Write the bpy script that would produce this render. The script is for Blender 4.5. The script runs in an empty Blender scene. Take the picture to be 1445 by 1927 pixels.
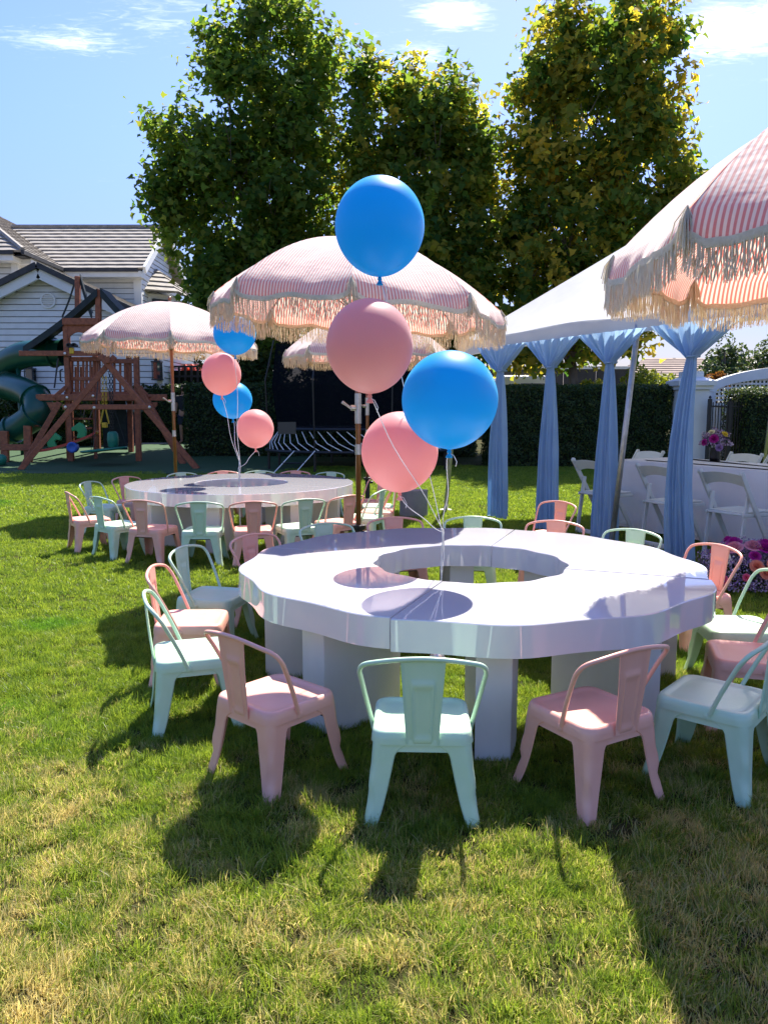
import bpy, math, random
import numpy as np
from mathutils import Vector, Matrix
R = math.radians
rnd = random.Random(7)
nr = np.random.RandomState(11)
scene = bpy.context.scene
COL = scene.collection

# ---------------------------------------------------------------- camera, sky, sun, exposure
cam_d = bpy.data.cameras.new('camera')
cam = bpy.data.objects.new('camera', cam_d); COL.objects.link(cam)
cam.location = (0, 0, 1.3)
cam.rotation_euler = (R(90 - 7.55), 0, 0)
cam_d.sensor_fit = 'VERTICAL'; cam_d.sensor_height = 24
cam_d.lens = 24 * 1460 / 1927
cam_d.clip_start = 0.05; cam_d.clip_end = 3000
scene.camera = cam

SUN_EL, SUN_AZ = 54.0, 16.5          # azimuth from +Y towards +X
sd = Vector((math.sin(R(SUN_AZ)) * math.cos(R(SUN_EL)), math.cos(R(SUN_AZ)) * math.cos(R(SUN_EL)), math.sin(R(SUN_EL))))
sun_d = bpy.data.lights.new('sun', 'SUN'); sun_d.energy = 5.0; sun_d.angle = R(0.53); sun_d.color = (1, .945, .85)
sun = bpy.data.objects.new('sun', sun_d); COL.objects.link(sun)
sun.rotation_euler = (-sd).to_track_quat('-Z', 'Y').to_euler()

world = bpy.data.worlds.new('World'); scene.world = world; world.use_nodes = True
wt = world.node_tree; wn, wl = wt.nodes, wt.links
for n in list(wn): wn.remove(n)
wo = wn.new('ShaderNodeOutputWorld'); bg = wn.new('ShaderNodeBackground'); bg.inputs[1].default_value = .112
sky = wn.new('ShaderNodeTexSky'); sky.sky_type = 'NISHITA'; sky.sun_disc = False
sky.sun_elevation = R(SUN_EL); sky.sun_rotation = R(SUN_AZ); sky.air_density = 1.0; sky.dust_density = .5; sky.ozone_density = 3.0
tc = wn.new('ShaderNodeTexCoord')
sep = wn.new('ShaderNodeSeparateXYZ'); wl.new(tc.outputs['Generated'], sep.inputs[0])
def M(op, a, b=None, c=None):
    n = wn.new('ShaderNodeMath'); n.operation = op
    for i, v in enumerate((a, b, c)):
        if v is None: continue
        if isinstance(v, (int, float)): n.inputs[i].default_value = v
        else: wl.new(v, n.inputs[i])
    return n.outputs[0]
zc = M('MAXIMUM', sep.outputs[2], .05)
px_ = M('DIVIDE', sep.outputs[0], zc); py_ = M('DIVIDE', sep.outputs[1], zc)
cmb = wn.new('ShaderNodeCombineXYZ'); wl.new(px_, cmb.inputs[0]); wl.new(py_, cmb.inputs[1])
def wnoise(scale, det, loc=(0, 0, 0), sc=(1, 1, 1), dist=0.):
    mp = wn.new('ShaderNodeMapping'); mp.inputs['Location'].default_value = loc; mp.inputs['Scale'].default_value = sc
    wl.new(cmb.outputs[0], mp.inputs[0])
    n = wn.new('ShaderNodeTexNoise'); n.inputs['Scale'].default_value = scale; n.inputs['Detail'].default_value = det
    n.inputs['Roughness'].default_value = .62; n.inputs['Distortion'].default_value = dist
    wl.new(mp.outputs[0], n.inputs[0]); return n.outputs['Fac']
n1 = M('ADD', M('MULTIPLY', wnoise(3.2, 10, (2.1, .4, 0), (1.0, 2.2, 1), .9), .42), M('MULTIPLY', wnoise(14.0, 8, (.3, 1.4, 0), (1.0, 2.6, 1), 1.1), .58))
# where the clouds lie: soft patches of the dome (x/z, y/z), each (cx, cy, rx, ry, strength)
patches = [(.96, 2.22, .26, .20, .40), (1.05, 1.95, .28, .18, .34), (.17, 2.13, .10, .09, .40), (.10, 2.35, .10, .10, .28), (-.86, 2.27, .20, .10, .30), (-.5, 2.15, .30, .22, .17),
           (-.12, 2.3, .12, .12, .18), (2.2, 1.2, 1.0, .6, .2), (-2.2, .6, 1.2, .7, .15), (.3, -1.5, 1.6, 1.0, .22), (1.0, .2, .9, .3, .1)]
tot = None
for cx, cy, rx, ry, s in patches:
    a = M('DIVIDE', M('SUBTRACT', px_, cx), rx); b = M('DIVIDE', M('SUBTRACT', py_, cy), ry)
    e = M('MULTIPLY', M('POWER', 2.718, M('MULTIPLY', M('ADD', M('MULTIPLY', a, a), M('MULTIPLY', b, b)), -1)), s)
    tot = e if tot is None else M('MAXIMUM', tot, e)
cl = M('ADD', n1, tot)
mr = wn.new('ShaderNodeMapRange'); mr.interpolation_type = 'SMOOTHSTEP'; wl.new(cl, mr.inputs[0])
mr.inputs[1].default_value = .60; mr.inputs[2].default_value = 1.12
mix = wn.new('ShaderNodeMix'); mix.data_type = 'RGBA'
wl.new(M('MULTIPLY', mr.outputs[0], .9), mix.inputs[0])
hs = wn.new('ShaderNodeHueSaturation'); hs.inputs['Saturation'].default_value = 1.2; wl.new(sky.outputs[0], hs.inputs['Color'])
zr = wn.new('ShaderNodeMapRange'); zr.interpolation_type = 'SMOOTHSTEP'; wl.new(sep.outputs[2], zr.inputs[0])
for i_, v_ in ((1, -.05), (2, .40), (3, .37), (4, 1.04)): zr.inputs[i_].default_value = v_
sc_ = wn.new('ShaderNodeVectorMath'); sc_.operation = 'SCALE'; cg_ = wn.new('ShaderNodeVectorMath'); cg_.operation = 'MULTIPLY'; cg_.inputs[1].default_value = (1.04, .85, 1.01); wl.new(hs.outputs[0], cg_.inputs[0]); wl.new(cg_.outputs[0], sc_.inputs[0]); wl.new(zr.outputs[0], sc_.inputs['Scale'])
wl.new(sc_.outputs[0], mix.inputs[6]); mix.inputs[7].default_value = (8.5, 8.7, 9.0, 1)
wl.new(mix.outputs[2], bg.inputs[0]); wl.new(bg.outputs[0], wo.inputs[0])

scene.view_settings.view_transform = 'Standard'; scene.view_settings.look = 'None'
scene.view_settings.exposure = 1.2; scene.view_settings.gamma = 1
scene.view_settings.use_curve_mapping = False
try:
    scene.cycles.max_bounces = 10; scene.cycles.transparent_max_bounces = 16
    scene.cycles.transmission_bounces = 6; scene.cycles.diffuse_bounces = 5
    scene.cycles.use_denoising = True
except Exception: pass

# ---------------------------------------------------------------- materials
def newmat(name):
    m = bpy.data.materials.new(name); m.use_nodes = True
    nt = m.node_tree
    for n in list(nt.nodes): nt.nodes.remove(n)
    return m, nt, nt.nodes.new('ShaderNodeOutputMaterial')
def nd(nt, t, **kw):
    n = nt.nodes.new(t)
    for k, v in kw.items():
        if k[0] == 'i' and k[1:].isdigit(): n.inputs[int(k[1:])].default_value = v
        elif k in n.inputs: n.inputs[k].default_value = v
        else: setattr(n, k, v)
    return n
def rgba(c): return (c[0], c[1], c[2], 1)
def mixc(nt, fac, a, b):
    n = nd(nt, 'ShaderNodeMix', data_type='RGBA')
    for i, v in ((0, fac), (6, a), (7, b)):
        if isinstance(v, (int, float)): n.inputs[i].default_value = v
        elif isinstance(v, tuple): n.inputs[i].default_value = rgba(v)
        else: nt.links.new(v, n.inputs[i])
    return n.outputs[2]
def noise(nt, scale, det=4, coord='Object', sc=(1, 1, 1), rough=.55):
    mp = nd(nt, 'ShaderNodeMapping', Scale=sc)
    if coord == 'World':
        g = nd(nt, 'ShaderNodeNewGeometry'); nt.links.new(g.outputs['Position'], mp.inputs[0])
    else:
        t = nd(nt, 'ShaderNodeTexCoord'); nt.links.new(t.outputs[coord], mp.inputs[0])
    n = nd(nt, 'ShaderNodeTexNoise', Scale=scale, Detail=det, Roughness=rough); nt.links.new(mp.outputs[0], n.inputs[0])
    return n.outputs['Fac']
def ramp(nt, f, a, b):
    n = nd(nt, 'ShaderNodeMapRange', interpolation_type='SMOOTHSTEP'); nt.links.new(f, n.inputs[0])
    n.inputs[1].default_value = a; n.inputs[2].default_value = b; return n.outputs[0]
def mat(name, col, rough=.5, col2=None, nscale=6, sc=(1, 1, 1), metal=0, spec=.5, bump=0, bscale=60, coat=0, coatr=.1, lo=.35, hi=.65, transl=0, alpha=1, coord='Object'):
    m, nt, out = newmat(name)
    p = nd(nt, 'ShaderNodeBsdfPrincipled', Roughness=rough, Metallic=metal)
    p.inputs['Specular IOR Level'].default_value = spec
    p.inputs['Coat Weight'].default_value = coat; p.inputs['Coat Roughness'].default_value = coatr
    p.inputs['Alpha'].default_value = alpha
    if col2:
        c = mixc(nt, ramp(nt, noise(nt, nscale, 5, coord, sc), lo, hi), col, col2); nt.links.new(c, p.inputs['Base Color'])
    else: p.inputs['Base Color'].default_value = rgba(col); c = None
    if bump:
        b = nd(nt, 'ShaderNodeBump', Strength=bump, Distance=.01); nt.links.new(noise(nt, bscale, 3, coord, sc), b.inputs['Height'])
        nt.links.new(b.outputs[0], p.inputs['Normal'])
    if transl:
        t = nd(nt, 'ShaderNodeBsdfTranslucent')
        if c: nt.links.new(c, t.inputs[0])
        else: t.inputs[0].default_value = rgba(col)
        ms = nd(nt, 'ShaderNodeMixShader', i0=transl); nt.links.new(p.outputs[0], ms.inputs[1]); nt.links.new(t.outputs[0], ms.inputs[2])
        nt.links.new(ms.outputs[0], out.inputs[0])
    else: nt.links.new(p.outputs[0], out.inputs[0])
    return m
def leafmat(name, attr='tint', ca=(.05, .10, .02), cb=(.14, .17, .03), cc=(.35, .22, .03), transl=.45, tboost=1.6, spec=.25, rough=.45):
    """two-sided leaf; attribute tint.x mixes ca->cb, tint.y mixes in cc"""
    m, nt, out = newmat(name)
    a = nd(nt, 'ShaderNodeAttribute', attribute_name=attr); s = nd(nt, 'ShaderNodeSeparateColor'); nt.links.new(a.outputs['Color'], s.inputs[0])
    c = mixc(nt, s.outputs[0], ca, cb); c = mixc(nt, s.outputs[1], c, cc)
    p = nd(nt, 'ShaderNodeBsdfPrincipled', Roughness=rough); p.inputs['Specular IOR Level'].default_value = spec
    nt.links.new(c, p.inputs['Base Color'])
    tl = nd(nt, 'ShaderNodeBsdfTranslucent')
    v = nd(nt, 'ShaderNodeVectorMath', operation='MULTIPLY'); nt.links.new(c, v.inputs[0]); v.inputs[1].default_value = (tboost * 1.1, tboost, tboost * .5)
    nt.links.new(v.outputs[0], tl.inputs[0])
    ms = nd(nt, 'ShaderNodeMixShader', i0=transl); nt.links.new(p.outputs[0], ms.inputs[1]); nt.links.new(tl.outputs[0], ms.inputs[2])
    nt.links.new(ms.outputs[0], out.inputs[0]); return m

MINT = mat('mint_paint', (.53, .73, .52), .33, (.57, .76, .56), 9, bump=.05, bscale=70, coat=.12, coatr=.2)
PINK = mat('pink_paint', (.85, .42, .32), .33, (.88, .46, .36), 9, bump=.05, bscale=70, coat=.12, coatr=.2)
GLOSSW = mat('white_laminate', (.70, .69, .725), .04, (.73, .72, .75), 3, bump=.02, bscale=5, spec=.95, coat=.6, coatr=.02)
SATINW = mat('white_painted_board', (.74, .73, .74), .45, (.66, .65, .65), 4, sc=(1, 1, .3), bump=.08, bscale=30)
WOOD = mat('varnished_pole_wood', (.30, .115, .035), .32, (.21, .075, .022), 14, sc=(9, 9, .8), coat=.4)
STEEL = mat('brushed_steel', (.62, .62, .61), .33, (.5, .5, .5), 20, metal=.9)
GALV = mat('galvanised_tube', (.55, .56, .55), .42, (.42, .43, .43), 16, metal=.75, sc=(3, 3, 1))
BLACK = mat('black_plastic', (.018, .018, .02), .45, (.03, .03, .03), 20)
BLACKM = mat('black_powder_coat', (.012, .012, .014), .4)
REDWOOD = mat('redwood_stain', (.36, .11, .045), .6, (.24, .07, .03), 5, sc=(3, 3, 3), bump=.25, bscale=25)
SLIDE = mat('green_slide_plastic', (.006, .065, .042), .3, (.009, .08, .052), 3, spec=.5)
SWINGG = mat('green_swing_plastic', (.02, .20, .13), .4, (.03, .24, .15), 5)
CANVAS_D = mat('dark_green_tarp', (.012, .022, .025), .6, (.02, .035, .035), 5, transl=.15)
YELLOW = mat('yellow_vinyl', (.80, .52, .03), .4, (.7, .42, .02), 9)
REDP = mat('red_plastic', (.55, .05, .03), .35, (.45, .04, .03), 4)
BLUEP = mat('blue_plastic', (.03, .12, .45), .4, (.03, .1, .36), 4)
WALLBACK = mat('lap_shade_backing', (.10, .10, .095), .8)  # dark grey backing whose colour paints the shadow lines between siding boards
SIDING = mat('white_siding', (.78, .78, .74), .55, (.70, .70, .66), 2.5, bump=.1, bscale=20)
TRIMW = mat('white_trim', (.80, .80, .77), .5, (.74, .74, .71), 3)
TILE = mat('grey_roof_tile', (.36, .325, .28), .8, (.26, .235, .20), 2.2, sc=(1.6, 6, 1), bump=.35, bscale=9)
TILE_D = mat('dark_roof_edge', (.03, .03, .033), .6, (.05, .05, .05), 5)
GLASS = mat('window_glass', (.02, .035, .05), .04, spec=.9)
WOOLW = mat('cream_fringe', (.88, .82, .68), .85, (.82, .75, .60), 30, transl=.42)
CORD = mat('cream_cord', (.86, .79, .62), .8, (.78, .7, .52), 60, bump=.5, bscale=250, transl=.2)
TENTW = mat('white_tent_vinyl', (.69, .68, .65), .42, (.63, .625, .60), 2, bump=.35, bscale=4, transl=.22)
CHAIRW = mat('white_resin', (.66, .70, .69), .4, (.60, .64, .63), 6)
CLOTHW = mat('white_tablecloth', (.84, .83, .86), .8, (.79, .78, .82), 3, bump=.3, bscale=7, transl=.12)
BARK = mat('plane_bark', (.19, .155, .115), .85, (.09, .07, .05), 3.2, bump=.7, bscale=9, sc=(1, 1, .5))
CONC = mat('pale_concrete', (.52, .46, .40), .85, (.43, .38, .33), 2, bump=.2, bscale=20)
SKIN = mat('skin', (.50, .27, .18), .5, (.45, .23, .16), 9)
SHIRT = mat('black_tshirt', (.012, .012, .015), .85, (.02, .02, .022), 10)
SHORTS = mat('dark_navy_shorts', (.018, .025, .05), .85, (.025, .03, .06), 10)
HAIR = mat('dark_hair', (.02, .012, .008), .6)

def balloonmat(name, c, deep):
    m, nt, out = newmat(name)
    p = nd(nt, 'ShaderNodeBsdfPrincipled', Roughness=.45); p.inputs['Specular IOR Level'].default_value = .4
    f = noise(nt, 3, 3); cc = mixc(nt, f, c, tuple(x * .96 for x in c))
    nt.links.new(cc, p.inputs['Base Color'])
    p.inputs['Sheen Weight'].default_value = .35; p.inputs['Sheen Roughness'].default_value = .4; p.inputs['Sheen Tint'].default_value = rgba([min(1, x * 1.3 + .15) for x in c])
    t = nd(nt, 'ShaderNodeBsdfTranslucent'); t.inputs[0].default_value = rgba(deep)
    ms = nd(nt, 'ShaderNodeMixShader', i0=.42); nt.links.new(p.outputs[0], ms.inputs[1]); nt.links.new(t.outputs[0], ms.inputs[2])
    nt.links.new(ms.outputs[0], out.inputs[0]); return m
BBLUE = balloonmat('blue_latex', (.006, .42, .74), (.004, .54, .94))
BPINK = balloonmat('pink_latex', (.90, .50, .47), (.95, .44, .40))

def stripemat(name):
    m, nt, out = newmat(name)
    uv = nd(nt, 'ShaderNodeUVMap'); s = nd(nt, 'ShaderNodeSeparateXYZ'); nt.links.new(uv.outputs[0], s.inputs[0])
    a = nd(nt, 'ShaderNodeMath', operation='MULTIPLY', i1=1 / .0225); nt.links.new(s.outputs[0], a.inputs[0])
    fr = nd(nt, 'ShaderNodeMath', operation='FRACT'); nt.links.new(a.outputs[0], fr.inputs[0])
    pp = nd(nt, 'ShaderNodeMath', operation='PINGPONG', i1=.5); nt.links.new(fr.outputs[0], pp.inputs[0])
    st = ramp(nt, pp.outputs[0], .23, .29)
    w = mixc(nt, noise(nt, 300, 2), (.88, .85, .79), (.83, .80, .74)); r = mixc(nt, noise(nt, 300, 2), (.77, .39, .35), (.73, .35, .31))
    c = mixc(nt, st, w, r)
    d = nd(nt, 'ShaderNodeBsdfPrincipled', Roughness=.75); nt.links.new(c, d.inputs[0]); d.inputs['Sheen Weight'].default_value = .7; d.inputs['Sheen Roughness'].default_value = .5
    t = nd(nt, 'ShaderNodeBsdfTranslucent'); gm = nd(nt, 'ShaderNodeGamma', Gamma=2.0); nt.links.new(c, gm.inputs[0])
    v = nd(nt, 'ShaderNodeVectorMath', operation='MULTIPLY'); nt.links.new(gm.outputs[0], v.inputs[0]); v.inputs[1].default_value = (1.25, 1.05, .95)
    nt.links.new(v.outputs[0], t.inputs[0])
    b = nd(nt, 'ShaderNodeBump', Strength=.35, Distance=.03); nt.links.new(noise(nt, 6, 3), b.inputs['Height'])
    nt.links.new(b.outputs[0], d.inputs['Normal']); nt.links.new(b.outputs[0], t.inputs['Normal'])
    ms = nd(nt, 'ShaderNodeMixShader', i0=.40); nt.links.new(d.outputs[0], ms.inputs[1]); nt.links.new(t.outputs[0], ms.inputs[2])
    nt.links.new(ms.outputs[0], out.inputs[0]); return m
STRIPE = stripemat('pink_white_stripe_canvas')
DRAPE = mat('blue_chiffon', (.39, .59, .81), .75, (.43, .63, .84), 4, transl=.42)

PLANE_L = leafmat('plane_leaf', ca=(.034, .088, .021), cb=(.115, .185, .034), cc=(.44, .33, .045), transl=.5, tboost=3.0, spec=.12, rough=.6)
HEDGE_L = leafmat('hedge_leaf', ca=(.022, .05, .018), cb=(.05, .09, .022), cc=(.16, .17, .03), transl=.3)
BUSH_L = leafmat('bright_bush_leaf', ca=(.09, .15, .02), cb=(.25, .30, .03), cc=(.4, .36, .04), transl=.45)
FAR_L = leafmat('distant_leaf', ca=(.05, .09, .035), cb=(.09, .14, .05), cc=(.2, .2, .06), transl=.3)
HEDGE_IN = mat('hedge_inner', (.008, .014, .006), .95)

def grassmat():
    m, nt, out = newmat('grass_blade')
    a = nd(nt, 'ShaderNodeAttribute', attribute_name='tint'); s = nd(nt, 'ShaderNodeSeparateColor'); nt.links.new(a.outputs['Color'], s.inputs[0])
    n1 = noise(nt, 1.5, 4, 'World'); n2 = noise(nt, 5.5, 4, 'World'); n3 = noise(nt, .8, 3, 'World')
    g = mixc(nt, s.outputs[0], (.095, .175, .018), (.255, .335, .042))
    g = mixc(nt, ramp(nt, n3, .58, .72), g, (.10, .23, .02))
    # straw share falls with distance and follows patches
    ge = nd(nt, 'ShaderNodeNewGeometry'); sp = nd(nt, 'ShaderNodeSeparateXYZ'); nt.links.new(ge.outputs['Position'], sp.inputs[0])
    far = nd(nt, 'ShaderNodeMapRange'); nt.links.new(sp.outputs[1], far.inputs[0])
    for i, v in ((1, 1.5), (2, 6.5), (3, .40), (4, -.22)): far.inputs[i].default_value = v
    ad = nd(nt, 'ShaderNodeMath', operation='ADD'); nt.links.new(n1, ad.inputs[0]); nt.links.new(n2, ad.inputs[1])
    a2 = nd(nt, 'ShaderNodeMath', operation='ADD'); nt.links.new(ad.outputs[0], a2.inputs[0]); nt.links.new(s.outputs[1], a2.inputs[1])
    a3 = nd(nt, 'ShaderNodeMath', operation='ADD'); nt.links.new(a2.outputs[0], a3.inputs[0]); nt.links.new(far.outputs[0], a3.inputs[1])
    straw = ramp(nt, a3.outputs[0], 1.56, 1.80)
    c = mixc(nt, straw, g, (.50, .43, .20))
    p = nd(nt, 'ShaderNodeBsdfPrincipled', Roughness=.42); p.inputs['Specular IOR Level'].default_value = .35
    nt.links.new(c, p.inputs['Base Color'])
    t = nd(nt, 'ShaderNodeBsdfTranslucent'); v = nd(nt, 'ShaderNodeVectorMath', operation='MULTIPLY'); nt.links.new(c, v.inputs[0]); v.inputs[1].default_value = (1.85, 1.72, 1.25)
    nt.links.new(v.outputs[0], t.inputs[0])
    ms = nd(nt, 'ShaderNodeMixShader', i0=.5); nt.links.new(p.outputs[0], ms.inputs[1]); nt.links.new(t.outputs[0], ms.inputs[2])
    nt.links.new(ms.outputs[0], out.inputs[0]); return m
GRASS = grassmat()
def groundmat():
    m, nt, out = newmat('lawn_ground')
    n1 = noise(nt, 2.0, 5, 'World'); n2 = noise(nt, 40, 4, 'World'); n3 = noise(nt, 160, 3, 'World')
    c = mixc(nt, ramp(nt, n1, .4, .65), (.055, .065, .014), (.11, .09, .035))
    c = mixc(nt, n2, c, (.035, .035, .013))
    p = nd(nt, 'ShaderNodeBsdfPrincipled', Roughness=.95); p.inputs['Specular IOR Level'].default_value = .1
    nt.links.new(c, p.inputs['Base Color'])
    b = nd(nt, 'ShaderNodeBump', Strength=.8, Distance=.02); nt.links.new(n3, b.inputs['Height']); nt.links.new(b.outputs[0], p.inputs['Normal'])
    nt.links.new(p.outputs[0], out.inputs[0]); return m
GROUND = groundmat()
TURF = mat('artificial_turf', (.03, .085, .022), .9, (.02, .055, .016), 90, bump=.6, bscale=160, coord='Object')

# ---------------------------------------------------------------- mesh helpers
def tag(o, label=None, cat=None, group=None, kind=None):
    if label: o['label'] = label
    if cat: o['category'] = cat
    if group: o['group'] = group
    if kind: o['kind'] = kind
    return o
def thing(name, label, cat, loc=(0, 0, 0), rotz=0, group=None):
    o = bpy.data.objects.new(name, None); COL.objects.link(o); o.location = loc; o.rotation_euler = (0, 0, rotz)
    return tag(o, label, cat, group)
def wloc(o):
    v = Vector((0, 0, 0))
    while o is not None: v = v + o.location; o = o.parent
    return v
def catmull(pts, n=6):
    P = [Vector(p) for p in pts]; out = []
    for i in range(len(P) - 1):
        a = P[max(i - 1, 0)]; b = P[i]; c = P[i + 1]; d = P[min(i + 2, len(P) - 1)]
        for k in range(n):
            t = k / n
            out.append(.5 * ((2 * b) + (c - a) * t + (2 * a - 5 * b + 4 * c - d) * t * t + (3 * b - a - 3 * c + d) * t ** 3))
    out.append(P[-1]); return out
class MB:
    def __init__(s): s.v = []; s.f = []; s.uv = None
    def add(s, vs, fs):
        o = len(s.v); s.v += [tuple(v) for v in vs]; s.f += [tuple(i + o for i in f) for f in fs]; return s
    def box(s, c, d, rz=0, M_=None):
        c = Vector(c); vs = []
        for x in (-.5, .5):
            for y in (-.5, .5):
                for z in (-.5, .5):
                    p = Vector((x * d[0], y * d[1], z * d[2]))
                    if M_: p = M_ @ p
                    elif rz: p = Vector((p.x * math.cos(rz) - p.y * math.sin(rz), p.x * math.sin(rz) + p.y * math.cos(rz), p.z))
                    vs.append(c + p)
        return s.add(vs, [(0, 1, 3, 2), (4, 6, 7, 5), (0, 4, 5, 1), (2, 3, 7, 6), (0, 2, 6, 4), (1, 5, 7, 3)])
    def beam(s, a, b, w, h, up=(0, 0, 1)):
        a = Vector(a); b = Vector(b); d = (b - a); L = d.length; d.normalize(); up = Vector(up)
        if abs(d.dot(up)) > .98: up = Vector((0, 1, 0))
        x = d.cross(up).normalized(); y = x.cross(d).normalized()
        M_ = Matrix((x, d, y)).transposed()
        return s.box((a + b) / 2, (w, L, h), M_=M_)
    def tube(s, pts, r, seg=8, caps=True, closed=False):
        P = [Vector(p) for p in pts]; n = len(P); rr = r if hasattr(r, '__len__') else [r] * n
        rings = []; prev = None
        for i, p in enumerate(P):
            d = (P[(i + 1) % n] - P[i - 1]) if closed else (P[min(i + 1, n - 1)] - P[max(i - 1, 0)])
            if d.length < 1e-9: d = Vector((0, 0, 1))
            d.normalize()
            if prev is None:
                x = d.cross(Vector((0, 0, 1)) if abs(d.z) < .9 else Vector((1, 0, 0))).normalized()
            else:
                x = (prev - d * prev.dot(d))
                x = x.normalized() if x.length > 1e-6 else d.orthogonal().normalized()
            prev = x; y = d.cross(x)
            rings.append([p + (x * math.cos(2 * math.pi * k / seg) + y * math.sin(2 * math.pi * k / seg)) * rr[i] for k in range(seg)])
        vs = [v for g in rings for v in g]; fs = []
        for i in range(n if closed else n - 1):
            j = (i + 1) % n
            for k in range(seg): fs.append((i * seg + k, i * seg + (k + 1) % seg, j * seg + (k + 1) % seg, j * seg + k))
        if caps and not closed: fs += [tuple(range(seg))[::-1], tuple((n - 1) * seg + k for k in range(seg))]
        return s.add(vs, fs)
    def loops(s, rings, close=True, cap0=False, cap1=False):
        n = len(rings[0]); vs = [v for g in rings for v in g]; fs = []
        for i in range(len(rings) - 1):
            for k in range(n if close else n - 1): fs.append((i * n + k, i * n + (k + 1) % n, (i + 1) * n + (k + 1) % n, (i + 1) * n + k))
        if cap0: fs.append(tuple(range(n))[::-1])
        if cap1: fs.append(tuple((len(rings) - 1) * n + k for k in range(n)))
        return s.add(vs, fs)
    def lathe(s, prof, c=(0, 0, 0), seg=24):
        rings = [[(c[0] + r * math.cos(2 * math.pi * k / seg), c[1] + r * math.sin(2 * math.pi * k / seg), c[2] + z) for k in range(seg)] for r, z in prof]
        return s.loops(rings)
    def extrude(s, poly, d):
        """poly: 3D points, d: offset vector"""
        n = len(poly); d = Vector(d); a = [Vector(p) for p in poly]; b = [p + d for p in a]
        return s.add(a + b, [tuple(range(n))[::-1], tuple(range(n, 2 * n))] + [(i, (i + 1) % n, n + (i + 1) % n, n + i) for i in range(n)])
    def mesh(s, name, m, smooth=False, off=None):
        me = bpy.data.meshes.new(name)
        vs = s.v if off is None else [(v[0] - off[0], v[1] - off[1], v[2] - off[2]) for v in s.v]
        me.from_pydata(vs, [], s.f); me.materials.append(m)
        if smooth: me.polygons.foreach_set('use_smooth', [True] * len(me.polygons))
        if s.uv:
            l = me.uv_layers.new(name='UVMap')
            vi = np.zeros(len(me.loops), dtype=np.int32); me.loops.foreach_get('vertex_index', vi)
            l.data.foreach_set('uv', np.array(s.uv, dtype=np.float32)[vi].ravel())
        me.update(); return me
    def build(s, name, m, parent=None, smooth=False, bevel=0, world=False, angle=None, seg=2, kind=None, label=None):
        me = s.mesh(name, m, smooth or angle is not None, wloc(parent) if (world and parent) else None)
        o = bpy.data.objects.new(name, me); COL.objects.link(o)
        if parent: o.parent = parent
        if bevel:
            b = o.modifiers.new('bevel', 'BEVEL'); b.width = bevel; b.segments = seg; b.limit_method = 'ANGLE'
        if angle is not None:
            me.set_sharp_from_angle(angle=R(angle))
        if kind: o['kind'] = kind
        if label: o['label'] = label
        return o
def struct(name, mb, m, **k):
    o = mb.build(name, m, **k); o['kind'] = 'structure'; return o
def copy_tree(o, parent=None):
    c = o.copy(); COL.objects.link(c); c.parent = parent
    for ch in list(o.children): copy_tree(ch, c)
    return c
def raw_mesh(name, V, F, m, parent=None, tint=None, kind=None, nper=None, off=None):
    """V (n,3) array, F (k,m) array of equal-size polygons; tint (k,2) per face"""
    me = bpy.data.meshes.new(name); V = np.asarray(V, np.float32)
    if off is not None: V = V - np.array(off, np.float32)
    F = np.asarray(F, np.int32); k, mm = F.shape
    me.vertices.add(len(V)); me.vertices.foreach_set('co', V.ravel())
    me.loops.add(k * mm); me.loops.foreach_set('vertex_index', F.ravel())
    me.polygons.add(k); me.polygons.foreach_set('loop_start', np.arange(k, dtype=np.int32) * mm)
    me.materials.append(m)
    if tint is not None:
        a = me.color_attributes.new('tint', 'FLOAT_COLOR', 'CORNER')
        c = np.zeros((k, mm, 4), np.float32); c[..., 3] = 1; c[..., 0] = tint[:, 0:1]; c[..., 1] = tint[:, 1:2]
        a.data.foreach_set('color', c.ravel())
    me.update(calc_edges=True); me.validate()
    o = bpy.data.objects.new(name, me); COL.objects.link(o)
    if parent: o.parent = parent
    if kind: o['kind'] = kind
    return o
def leaf_cloud(P, N, size, rng, shape='leaf', jit=.9):
    """P centres (n,3); N preferred normals (n,3) or None; returns V,F"""
    n = len(P)
    nn = rng.normal(size=(n, 3));
    if N is not None: nn = nn * jit + N
    nn /= np.linalg.norm(nn, axis=1, keepdims=True) + 1e-9
    t = rng.normal(size=(n, 3)); t -= (t * nn).sum(1, keepdims=True) * nn; t /= np.linalg.norm(t, axis=1, keepdims=True) + 1e-9
    b = np.cross(nn, t)
    s = (size * rng.uniform(.65, 1.25, n))[:, None, None]
    if shape == 'plane':   # five-lobed leaf
        q = np.array([(0, -.5), (.16, -.12), (.52, -.22), (.34, .08), (.42, .36), (.13, .24), (0, .62), (-.13, .24), (-.42, .36), (-.34, .08), (-.52, -.22), (-.16, -.12)])
    elif shape == 'lobed':
        q = np.array([(0, -.5), (.5, -.2), (.22, .05), (0, .6), (-.22, .05), (-.5, -.2)])
    else:
        q = np.array([(0, -.55), (.27, 0), (0, .55), (-.27, 0)])
    m = len(q)
    bend = (np.abs(q[:, 0]) * .35)[None, :, None]
    V = P[:, None, :] + s * (q[None, :, 0:1] * t[:, None, :] + q[None, :, 1:2] * b[:, None, :] - bend * nn[:, None, :])
    F = np.arange(n * m).reshape(n, m)
    return V.reshape(-1, 3), F
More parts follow.
